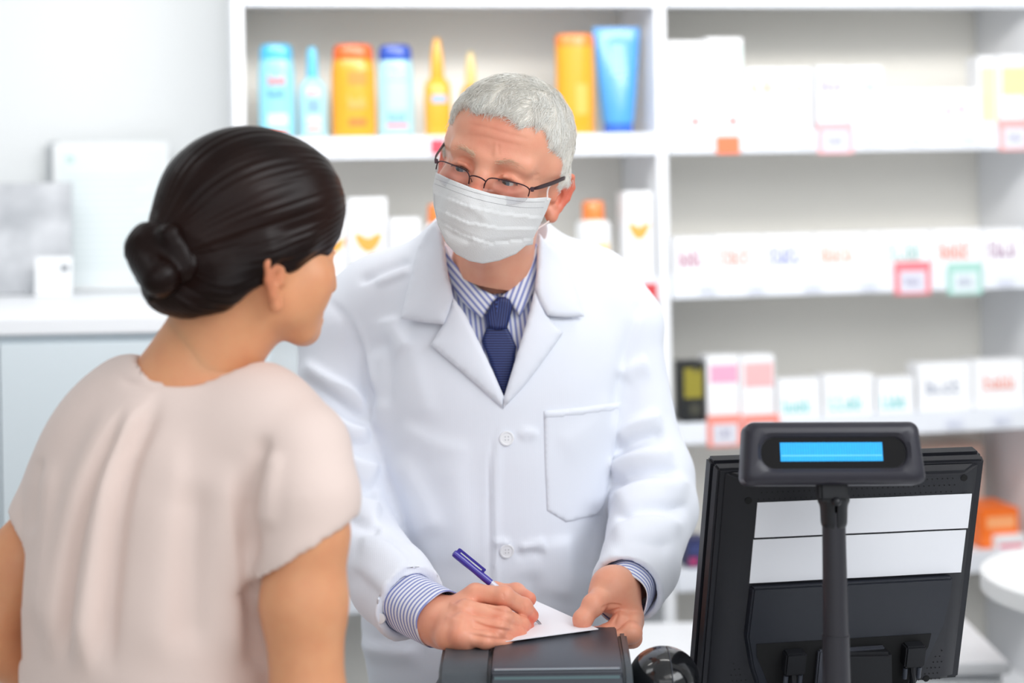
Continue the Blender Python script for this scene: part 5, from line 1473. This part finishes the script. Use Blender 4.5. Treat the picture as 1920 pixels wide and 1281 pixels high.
# surface for collar and lapels: coat closed with the chest below
CC = Field(C.lo, C.lo + (C.n-1)*C.h, 0.006)
CC.ell(W(928, 700, 2.375), (.190, .118, .19), .04).ell(W(925, 860, 2.365), (.163, .125, .24), .06)
CC.path([W(850, 520, 2.41), W(720, 575, 2.41), W(640, 622, 2.395)], [.072, .066, .062], .04)
CC.path([W(1000, 510, 2.42), W(1100, 555, 2.42), W(1168, 608, 2.405)], [.066, .064, .058], .04)
CC.path([W(920, 440, 2.355), W(920, 560, 2.38)], [.086, .10], .05)
v2, f2 = CC.mesh(2); ccb = bvh_of(v2, f2)
def S(o): o.data.transform(Matrix.Translation(-Vector(MO))); return o
lap_m = coatm
z5 = lambda X, Y: (600+X/2.909, 320+Y/2.909)
def soft_bulge(a): return lambda x, y, db: a*(1-np.exp(-db/14.0))
colL = S(patch('lapel', [z5(*p) for p in ((725, 690), (790, 780), (880, 960), (950, 1110), (1003, 1232), (992, 1292), (900, 1210), (760, 1085), (602, 952), (665, 850), (712, 740))], ccb, .0035, lap_m, coat, step=6, off=.003, sm=10, d0=2.27, bulge=soft_bulge(.004)))
colR = S(patch('lapel', [z5(*p) for p in ((1172, 640), (1240, 795), (1325, 885), (1190, 1075), (1100, 1190), (998, 1300), (1003, 1235), (1060, 1050), (1120, 850), (1150, 740))], ccb, .0035, lap_m, coat, step=6, off=.003, sm=10, d0=2.27, bulge=soft_bulge(.004)))
def roll_b(pxx, amp): return lambda x, y, db: amp*(1-np.exp(-db/12.0)) + .004
cl1 = S(patch('collar', [z5(*p) for p in ((640, 270), (668, 330), (682, 420), (697, 560), (727, 690), (705, 770), (675, 840), (560, 828), (438, 808), (465, 700), (490, 600), (512, 500), (535, 410), (590, 320))], ccb, .004, lap_m, coat, step=6, off=.008, sm=10, d0=2.3, bulge=soft_bulge(.006)))
cl2 = S(patch('collar', [z5(*p) for p in ((1195, 342), (1240, 395), (1300, 440), (1352, 520), (1395, 640), (1442, 797), (1340, 802), (1242, 792), (1200, 720), (1172, 640), (1182, 540), (1185, 430))], ccb, .004, lap_m, coat, step=6, off=.008, sm=10, d0=2.3, bulge=soft_bulge(.006)))
# pocket, buttons
pk = S(patch('pocket', Zl((713, 522), (820, 512), (928, 497), (912, 620), (880, 790), (860, 812), (775, 832), (722, 800), (716, 660)), cb, .0022, coatm, coat, step=6, off=.0002, sm=4, d0=2.25, edge=2.2))
S(patch('pocket_hem', Zl((714, 523), (820, 513), (927, 498), (925, 518), (820, 534), (715, 545)), cb, .0034, coatm, pk, step=4, off=.0006, sm=10, d0=2.25, edge=2))
btn = mat('white_button', (240, 241, 245), 0.25, coat=0.4)
for px, py in ((950, 822), (950, 1033)):
    dv = Vector(P(px, py, 1.0)) - CAMV; h_ = cb.ray_cast(CAMV, dv.normalized())
    q = h_[1].to_track_quat('Z', 'Y').to_matrix().to_4x4()
    bm = bmesh.new(); M_ = Matrix.Translation(h_[0]-Vector(MO)+h_[1]*.0008) @ q
    lathe_bm(bm, [(.0093, -.001), (.0098, .0008), (.0092, .0022), (.0075, .0022), (.0068, .0014), (.001, .0014)], 26, M=M_)
    bo = from_bm('button', bm, btn, coat, smooth=True)
    bm = bmesh.new()
    for x, y in ((-.002, -.002), (.002, -.002), (.002, .002), (-.002, .002)): lathe_bm(bm, [(.0008, .0012), (.0008, .0016)], 8, M=M_ @ Matrix.Translation((x, y, 0)))
    from_bm('thread_holes', bm, mat('button_hole_grey', (170, 172, 180), 0.6), bo)
# cuff button of the right sleeve
pb_ = on_surface(cb, 714, 1160, 0)
if pb_ is not None:
    bm = bmesh.new(); lathe_bm(bm, [(.0062, -.002), (.0062, .0015), (.005, .002)], 20, M=Matrix.Translation(Vector(mloc(pb_))) @ Matrix.Rotation(math.radians(80), 4, 'X') @ Matrix.Rotation(math.radians(-20), 4, 'Y')); from_bm('button', bm, btn, coat, smooth=True)

# ---- striped shirt
SF = Field(W(790, 470, 2.2)*[1, 0, 1]+[-.02, 2.18, -.30], W(1060, 420, 2.2)*[1, 0, 1]+[.02, 2.50, .06], 0.0032)
SF.ell(W(928, 700, 2.375), (.178, .106, .18), .03)
SF.path([W(850, 540, 2.41), W(780, 590, 2.41)], [.052, .05], .04).path([W(1000, 530, 2.42), W(1080, 590, 2.42)], [.05, .05], .04)
SF.path([W(922, 500, 2.345), W(922, 600, 2.38)], [.0675, .072], .02)
SF.cone(W(922, 400, 2.32), W(922, 530, 2.355), .0600, .0570, .003, 's')
SF.boxx(W(922, 478, 2.30), (.2, .2, .045), .002, .002, 's', R=rot3(0, math.radians(20), 0))
v, f = largest(*SF.mesh(2))
blueL, whiteS = (140, 150, 206), (238, 240, 250)
shirtm = stripe_mat('blue_striped_shirt_cloth', whiteS, blueL, 1/.0066, 0.38)
sx = v[:, 0] + 0.1*(v[:, 2]-1.4)
shirt = from_np('shirt', mloc(v), f, shirtm, man, {'st': sx})
sb = bvh_of(v, f)
SC = Field(SF.lo, SF.lo+(SF.n-1)*SF.h, 0.005)
SC.ell(W(928, 700, 2.375), (.180, .108, .18), .03); SC.path([W(922, 440, 2.325), W(922, 600, 2.375)], [.0690, .078], .03)
v3, f3 = SC.mesh(2); scb = bvh_of(v3, f3)
S(patch('shirt_collar', [z5(*p) for p in ((672, 395), (690, 425), (730, 500), (785, 565), (870, 640), (965, 688), (940, 730), (884, 806), (820, 760), (765, 705), (712, 610), (685, 500))], scb, .0025, shirtm, shirt, step=4, off=.004, sm=5, d0=2.25, edge=2, bulge=soft_bulge(.003), attrf=lambda x, y: (x*.76-y*.65)/1440))
S(patch('shirt_collar', [z5(*p) for p in ((985, 688), (1060, 632), (1125, 565), (1162, 480), (1176, 395), (1195, 420), (1192, 560), (1170, 650), (1130, 725), (1090, 798), (1045, 735))], scb, .0025, shirtm, shirt, step=4, off=.004, sm=5, d0=2.25, edge=2, bulge=soft_bulge(.003), attrf=lambda x, y: (x*.93+y*.35)/1440))
# tie
tiem1 = stripe_mat('navy_ribbed_tie', (20, 28, 76), (52, 74, 142), 1/.0033, 0.22, 0.55)
S(patch('tie_blade', [z5(*p) for p in ((912, 850), (1020, 850), (1045, 900), (1072, 962), (1052, 1080), (1010, 1250), (1000, 1250), (940, 1080), (882, 932), (895, 890))], scb, .004, tiem1, man, step=4, off=.006, sm=6, d0=2.25, edge=3, attrf=lambda x, y: y/1440))
S(patch('tie_knot', [z5(*p) for p in ((975, 688), (1010, 690), (1038, 706), (1052, 745), (1035, 810), (1018, 866), (965, 872), (912, 858), (902, 790), (940, 718))], scb, .007, tiem1, man, step=4, off=.009, sm=6, d0=2.25, edge=6, attrf=lambda x, y: (x+(y-590)*.12*np.sign(x-932))/1440))
# shirt cuffs
def cuff(a, b, ra, rb, inner, tilt, nrep, refdir):
    a = np.array(a); b = np.array(b); d = b-a; L = np.linalg.norm(d); d = d/L
    R_ = axis_R(d); n = 56; V_, F_, st_ = [], [], []
    prof = [(0, ra), (.5, (ra+rb)/2*1.01), (.92, rb), (1.0, rb), (1.0, rb-.0016), (.9, rb-.003), (0, ra-.004)]
    for t, r in prof:
        for i in range(n):
            th = 2*math.pi*i/n; rr = r*(1+.035*math.sin(3*th+1)+.02*math.sin(5*th))
            sh = tilt*math.cos(th-refdir)
            V_.append(a + d*(L*t + sh*t) + R_[:, 1]*math.cos(th)*rr + R_[:, 2]*math.sin(th)*rr)
            st_.append(L*t+sh*t if nrep else th*r)
    for k in range(len(prof)-1):
        for i in range(n): F_.append((k*n+i, k*n+(i+1) % n, (k+1)*n+(i+1) % n, (k+1)*n+i))
    return np.array(V_), np.array(F_), np.array(st_)
cv_, cf_, cs_ = cuff(endR-dR*.03, W(826, 1162, 2.045), .0366, .0360, 0, .004, True, 1.2); cv_ = cv_ + 0
from_np('shirt_cuff', mloc(cv_), cf_, shirtm, shirt, {'st': cs_})
cv_, cf_, cs_ = cuff(endL-dL*.03, endL+dL*.024, .0358, .0345, 0, .004, True, 0.0)
from_np('shirt_cuff', mloc(cv_), cf_, shirtm, shirt, {'st': cs_})
# trousers and shoes, out of frame
T_ = Field((hipc[0]-.26, 2.2, .05), (hipc[0]+.26, 2.62, 1.0), .012)
for s in (-1, 1): T_.path([hipc+np.array([s*.07, 0, -.02]), np.array([hipc[0]+s*.085, 2.42, .50]), np.array([hipc[0]+s*.09, 2.44, .09])], [.095, .072, .062], .03)
v, f = T_.mesh(1); from_np('trousers', mloc(v), f, mat('dark_grey_trousers', (60, 62, 70), 0.8), man)
for s in (-1, 1):
    T_ = Field((hipc[0]+s*.09-.07, 2.2, -.0), (hipc[0]+s*.09+.07, 2.55, .13), .006)
    T_.cone((hipc[0]+s*.092, 2.44, .05), (hipc[0]+s*.10, 2.30, .038), .045, .036, .02).boxx((hipc[0]+s*.095, 2.37, .012), (.045, .14, .012), .008, .006)
    v, f = T_.mesh(1); v[:, 2] = np.maximum(v[:, 2], 0.0); from_np('shoe', mloc(v), f, mat('black_leather', (26, 25, 26), 0.35), man)

# ---- pen and paper
pen = thing('ballpoint_pen', 'purple-blue capped pen held in the right hand of the pharmacist', 'pen', tuple(W(935, 1105, 2.055)))
PO = np.array(pen.location)
pa, pz = W(850, 1036, 2.06), W(1016, 1172, 2.058); pd = (pz-pa); PL = np.linalg.norm(pd); pd /= PL
PR = axis_R(pd); PM = Matrix([[PR[0, 1], PR[0, 2], PR[0, 0], pa[0]-PO[0]], [PR[1, 1], PR[1, 2], PR[1, 0], pa[1]-PO[1]], [PR[2, 1], PR[2, 2], PR[2, 0], pa[2]-PO[2]], [0, 0, 0, 1]])
penb = mat('violet_blue_plastic', (58, 44, 160), 0.2, coat=0.5)
bm = bmesh.new(); lathe_bm(bm, [(.0022, 0), (.0042, .001), (.0046, .004), (.0046, .018), (.0042, .030), (.0046, .050), (.0044, .058)], 20, M=PM); from_bm('cap', bm, penb, pen, smooth=True)
bm = bmesh.new(); box_bm(bm, -.0016, .0016, .0062, .0092, .003, .044, PM); box_bm(bm, -.0015, .0015, .002, .0088, .002, .007, PM); box_bm(bm, -.0015, .0015, .004, .0065, .040, .044, PM); from_bm('clip', bm, penb, pen, bevel=.0006)
bm = bmesh.new(); lathe_bm(bm, [(.0040, .058), (.0040, PL-.028), (.0034, PL-.018)], 18, M=PM); from_bm('barrel', bm, mat('pale_clear_barrel', (214, 216, 232), 0.15, coat=0.5), pen, smooth=True)
bm = bmesh.new(); lathe_bm(bm, [(.0032, PL-.018), (.0014, PL-.004), (.0004, PL)], 14, M=PM); from_bm('tip', bm, mat('steel_tip', (170, 170, 176), 0.25, 0.9), pen, smooth=True)
slipo = thing('prescription_slip', 'white paper slip under the pen on top of the printer', 'paper', tuple(W(1030, 1185, 2.05)))
SO = np.array(slipo.location)
ps = [W(950, 1207, 1.99), W(1068, 1199, 1.985), W(1124, 1182, 2.045), W(1080, 1164, 2.11), W(1000, 1127, 2.17), W(945, 1150, 2.13)]
bm = bmesh.new()
for dz in (0, .0012):
    pass
n1 = 14
grid0, grid1 = [], []
cA, cB, cC, cD = W(948, 1207.5, 1.985), W(1122, 1184, 2.035), W(998, 1128, 2.165), W(900, 1150, 2.14)
for i in range(n1+1):
    r0, r1 = [], []
    for j in range(n1+1):
        u, w_ = i/n1, j/n1
        p = cA*(1-u)*(1-w_) + cB*u*(1-w_) + cC*u*w_ + cD*(1-u)*w_
        p = p + np.array([0, 0, .0022]) - SO
        r0.append(bm.verts.new(p)); r1.append(bm.verts.new(p+np.array([0, 0, .0008])))
    grid0.append(r0); grid1.append(r1)
for i in range(n1):
    for j in range(n1):
        for g in (grid0, grid1): bm.faces.new((g[i][j], g[i+1][j], g[i+1][j+1], g[i][j+1]))
for i in range(n1):
    for j in (0, n1): bm.faces.new((grid0[i][j], grid0[i+1][j], grid1[i+1][j], grid1[i][j]))
    for k in (0, n1): bm.faces.new((grid0[k][i], grid0[k][i+1], grid1[k][i+1], grid1[k][i]))
from_bm('sheet', bm, mat('slip_white_paper', (246, 246, 252), 0.6), slipo, smooth=True)
# ================================================================ THE CUSTOMER
wm = thing('person', 'dark-haired woman with a low bun and pale pink blouse seen from behind', 'person', (-.355, 1.80, 0))
WO = np.array(wm.location)
def wloc(v): return np.asarray(v) - WO
wskin = skin_mat('warm_tan_skin', (228, 166, 122), (206, 118, 86), 0.45)
HRw = rot3(math.radians(-55), math.radians(-6), math.radians(2)); HCw = W(480, 466, 1.80)
wto, winv = world_frame(HRw, HCw, 0.89)
F = head_field(0.0024, male=False, zlo=-.17, edz=-.013)
n1_, n2_ = winv(W(425, 590, 1.80)), winv(W(385, 690, 1.80))
F.path([(0, -.03, -.03), tuple(n1_), tuple(n2_)], [.060, .056, .062], .03)
v, f = F.mesh(2); loc = v
red = 0.1 + .6*gauss((.09, -.02, -.03), (.02, .04, .05)) + .35*gauss((.045, .06, -.03), (.025, .03, .025))
parts = [(wloc(wto(v)), f, 0, np.clip(red, 0, 1))]
for s in (-1, 1):
    a, b_, c = ball(np.array([s*.0315, .0715, -.004]), .0129, (0.1, 1, .0)); parts.append((wloc(wto(a)), b_, c+1, 0.0))
# upper body and arms
shR, shL = W(568, 870, 1.725), W(140, 915, 1.872)
elR, elL = W(578, 1330, 1.70), W(-36, 1200, 1.845)
haR, haL = np.array([-.20, 2.00, .957]), np.array([-.40, 2.02, .957])
B = Field((-.72, 1.58, .90), (-.02, 2.13, 1.50), .0048)
B.path([W(396, 640, 1.80), W(340, 752, 1.80)], [.052, .062], .03)
B.path([W(365, 770, 1.80), W(480, 825, 1.76), shR], [.045, .042, .038], .04).path([W(340, 775, 1.81), W(220, 850, 1.85), shL], [.045, .040, .036], .04)
B.ell(W(310, 940, 1.81), (.12, .085, .12), .04).ell(W(290, 1150, 1.82), (.115, .085, .2), .04)
B.path([shR, W(575, 1000, 1.712), W(570, 1130, 1.708), elR], [.038, .0395, .0405, .036], .02)
B.path([shL, W(40, 1060, 1.862), elL], [.036, .039, .035], .02)
B.path([elR, elR*.5+haR*.5, haR-np.array([.01, .06, -.004])], [.036, .032, .024], .02).path([elL, elL*.5+haL*.5, haL-np.array([.01, .06, -.012])], [.035, .031, .023], .02)
for hp, sx in ((haR, 1), (haL, -1)):
    dv_ = np.array([.15*sx*-1, 1, 0]); dv_ /= np.linalg.norm(dv_); sd_ = np.array([dv_[1], -dv_[0], 0])
    base = hp - dv_*.045
    B.cone(base+[0, 0, .004], hp+dv_*.01, .020, .017, .02)
    for k, (o_x, L_) in enumerate(((-.030, .060), (-.010, .072), (.010, .068), (.029, .054))):
        a_ = hp + dv_*.012 + sd_*o_x*.9; kn = a_ + dv_*L_*.5 + sd_*o_x*.25 + np.array([0, 0, .004]); e_ = a_ + dv_*L_ + sd_*o_x*.35 + np.array([0, 0, -.012])
        B.cone(base + sd_*o_x*.4+[0, 0, .002], a_, .014, .011, .012)
        B.path([a_, kn, e_], [.0098, .009, .0075], .004)
    t0_ = base + dv_*.012 - sd_*.024*sx; B.path([t0_, t0_+dv_*.03-sd_*.026*sx, t0_+dv_*.058-sd_*.030*sx+np.array([0, 0, -.008])], [.0135, .0108, .0085], .010)
v, f = B.mesh(2); parts.append((wloc(v), f, 0, np.full(len(v), .15)))
hipw = np.array([-.36, 1.83, .93])
L_ = Field((-.62, 1.62, -.01), (-.10, 2.08, 1.08), .011)
L_.ell(hipw, (.155, .10, .14), .04)
lat = np.array([math.cos(math.radians(27)), -math.sin(math.radians(27)), 0])
for s in (-1, 1):
    h_ = hipw+lat*s*.08; L_.path([h_, np.array([h_[0]+lat[0]*s*.006, h_[1], .48]), np.array([h_[0], h_[1]-.01, .09]), np.array([h_[0]+.01, h_[1]+.01, .04])], [.075, .048, .034, .03], .03)
v, f = L_.mesh(1); parts.append((wloc(v), f, 0, .15))
joined('body', parts, [wskin, eye_w, mat('brown_iris', (70, 46, 34), 0.1, coat=0.6), eye_p], wm)

# hair: combed back into a low bun
HF = Field((-0.12, -0.19, -0.12), (0.12, 0.13, 0.17), 0.0026)
HF.ell((0, -.016, .040), (.0845, .112, .104), .01).ell((0, .036, .050), (.0735, .062, .072), .03)
HF.path([(0, -.075, -.01), (0, -.098, -.045)], [.058, .040], .03)
for s in (-1, 1): HF.path([(s*.060, .02, .01), (s*.062, -.02, -.006), (s*.052, -.06, -.04), (s*.03, -.085, -.06)], [.022, .025, .026, .024], .02)
HF.ell((0, .125, -.022), (.064, .066, .094), .010, 's')
for s in (-1, 1):
    HF.ell((s*.088, .068, -.045), (.040, .052, .062), .008, 's'); HF.ell((s*.098, .000, -.040), (.030, .028, .036), .006, 's')
    HF.ell((s*.07, .0, -.085), (.050, .055, .045), .01, 's')
HF.boxx((0, .02, -.125), (.2, .10, .040), .001, .01, 's')
v, f = HF.mesh(2)
bunl = winv(W(312, 482, 1.735))
a_ = np.array([0, .06, .05]) - bunl; a_ /= np.linalg.norm(a_)
u_ = np.cross(a_, [0, 0, 1]); u_ /= np.linalg.norm(u_); w_ = np.cross(u_, a_)
def comb(v, amp):
    r = v - bunl; ph = np.arctan2(r @ u_, r @ w_); N = normals(v, f); dd = np.linalg.norm(r, axis=1)
    s = np.sin(ph*52 + 2.2*np.sin(ph*7)+dd*9) + .7*np.sin(ph*71+1.3*np.sin(dd*30)) + .9*np.sin(ph*15+1)
    return v + N*(s*amp*np.clip(dd/.05, .2, 1))[:, None]
hcap = comb(v, .0004); hf_ = f
BF = Field(W(300, 480, 1.735)-.085, W(300, 480, 1.735)+.085, .0024)
bc = W(303, 482, 1.735)
BF.ell(bc, (.0325, .034, .037), .005).cone(W(262, 470, 1.725), W(300, 520, 1.70), .016, .020, .006).cone(W(318, 440, 1.71), W(345, 500, 1.72), .012, .018, .006).ell(W(335, 432, 1.745), (.022, .026, .022), .008).ell(W(275, 455, 1.73), (.017, .02, .02), .01).ell(W(318, 528, 1.74), (.026, .028, .022), .01)
BF.cone(W(345, 490, 1.755), W(385, 500, 1.775), .036, .045, .02)
BF.path([W(300, 535, 1.73), W(288, 556, 1.725), W(284, 563, 1.725)], [.012, .006, .003], .006)
th = np.linspace(0, 4*math.pi, 34)
coil = [bc + np.array([(.010+.022*(t/12.57))*math.cos(t), -.030+.012*(t/12.57), (.010+.026*(t/12.57))*math.sin(t)]) for t in th]
0 and BF.path(coil, list(np.linspace(.006, .007, 34)), .007)
v, f = BF.mesh(2)
r_ = v-bc; ph = np.arctan2(r_[:, 2], r_[:, 0]); rad = np.hypot(r_[:, 2], r_[:, 0])
v = v + normals(v, f)*(np.sin(rad*1500+ph*2+2*np.sin(ph*3))*.0004)[:, None]
whair = hair_mat('dark_brown_hair', (17, 7, 6), (42, 21, 15), 0.33, 0.17)
hst = np.clip(.35+.35*wavy(hcap, 40, 4)+.5*gauss_(hcap) if False else .35+.35*wavy(hcap, 40, 4), 0, 1)
hair_o = joined('hair', [(wloc(wto(hcap)), hf_, 0, hst)], [whair], wm)
joined('hair_bun', [(wloc(v), f, 0, .2)], [whair], hair_o)

# blouse
BL_ = Field((-.70, 1.56, .84), (-.06, 2.06, 1.47), .0046)
BL_.path([W(375, 755, 1.80), W(480, 802, 1.765), W(562, 845, 1.735)], [.062, .056, .049], .04).path([W(345, 775, 1.81), W(235, 842, 1.85), W(148, 905, 1.872)], [.062, .054, .047], .04)
RT = rot3(math.radians(-27), 0, 0)
BL_.ell(W(315, 935, 1.81), (.148, .104, .13), .05, R=RT).ell(W(285, 1130, 1.82), (.140, .108, .26), .05, R=RT)
BL_.cone(W(282, 1150, 1.82), W(278, 1420, 1.83), .130, .142, .05, flat=(RT[:, 1], .80))
BL_.path([W(560, 850, 1.732), W(577, 930, 1.716), W(574, 1090, 1.71)], [.048, .0485, .0515], .012)
BL_.path([W(146, 908, 1.872), W(105, 980, 1.868), W(50, 1080, 1.862)], [.046, .047, .050], .02)
cut_end(BL_, W(570, 1030, 1.71), (.52, 0, -.85), r=.085, L=.10)
cut_end(BL_, W(75, 1010, 1.865), (-.70, 0, -.75), r=.075, L=.10)
BL_.cone(W(515, 980, 1.755), W(498, 1085, 1.76), .034, .026, .03)
BL_.path([W(577, 960, 1.714), W(574, 1100, 1.71)], [.0420, .0440], .002, 's').path([W(88, 1000, 1.866), W(45, 1090, 1.862)], [.0405, .0425], .002, 's')
BL_.path([W(430, 560, 1.80), W(384, 668, 1.80), W(368, 705, 1.80)], [.066, .066, .063], .006, 's')
BL_.boxx(W(400, 585, 1.9), (.2, .3, .055), .001, .004, 's', R=rot3(0, math.radians(-10), math.radians(2)))
v, f = largest(*BL_.mesh(4))
z3 = lambda *s: [(a/2.0, 640+b/2.0) for a, b in s]
pleat = [(z3((500, 150), (470, 230), (430, 300), (370, 410), (310, 560), (260, 760), (225, 980), (200, 1240)), 0.0083, 10), (z3((490, 160), (440, 330), (380, 470), (330, 620), (285, 820), (260, 1100), (245, 1260)), -0.0090, 9),
         (z3((590, 160), (540, 240), (480, 350), (430, 480), (395, 640), (360, 880), (335, 1100), (325, 1280)), 0.0105, 10), (z3((605, 190), (560, 300), (500, 420), (455, 600), (430, 800), (415, 1050), (410, 1270)), -0.0083, 12),
         
         (z3((1010, 330), (980, 450), (955, 600), (950, 740), (965, 860)), -0.0090, 9), (z3((1040, 400), (1010, 560), (1000, 720)), 0.0060, 14), (z3((860, 420), (850, 600), (870, 800), (890, 1000), (900, 1260)), 0.0067, 18), (z3((930, 880), (960, 1020), (985, 1260)), -0.0075, 12),
         (z3((660, 300), (640, 560), (620, 820), (600, 1260)), 0.0053, 26), (z3((740, 500), (720, 800), (730, 1200)), -0.0060, 24), (z3((150, 420), (135, 560), (120, 740)), -0.0060, 9), (z3((200, 420), (180, 700), (150, 1100)), 0.0060, 16),
         (z3((440, 130), (480, 150), (560, 158), (640, 150), (720, 130)), -0.0030, 5)]
v = creases(v, f, [(a, max(b*1.7, -.0095), c*1.3) for a, b, c in pleat[:4]] + pleat[4:])
v += normals(v, f)*(wavy(v, 14, 8)*.0025)[:, None]
blm = mat('pale_pink_crepe', (236, 215, 206), 0.62, bump=0.25, bscale=900, sheen=0.2)
from_np('blouse', wloc(v), f, blm, wm)
T_ = Field((-.64, 1.60, .05), (-.08, 2.10, 1.05), .012)
T_.ell(hipw, (.165, .108, .13), .04, R=RT)
for s in (-1, 1):
    h_ = hipw+lat*s*.08; T_.path([h_, np.array([h_[0]+lat[0]*s*.006, h_[1], .48]), np.array([h_[0], h_[1]-.01, .10])], [.088, .060, .046], .03)
v, f = T_.mesh(1); from_np('trousers', wloc(v), f, mat('dark_blue_trousers', (52, 60, 84), 0.8), wm)
for s in (-1, 1):
    h_ = hipw+lat*s*.08; fx = np.array([.45, .89, 0])
    T_ = Field(h_*[1, 1, 0]-[.12, .1, 0], h_*[1, 1, 0]+[.16, .2, .10], .006)
    T_.cone((h_[0], h_[1]-.02, .042), (h_[0]+.05, h_[1]+.10, .032), .038, .032, .02).cone((h_[0]-.005, h_[1]-.03, .008), (h_[0]+.055, h_[1]+.12, .008), .034, .034, .01, flat=((0, 0, 1), .3))
    v, f = T_.mesh(1); v[:, 2] = np.maximum(v[:, 2], 0); from_np('shoe', wloc(v), f, mat('beige_shoe', (196, 170, 146), 0.5), wm)
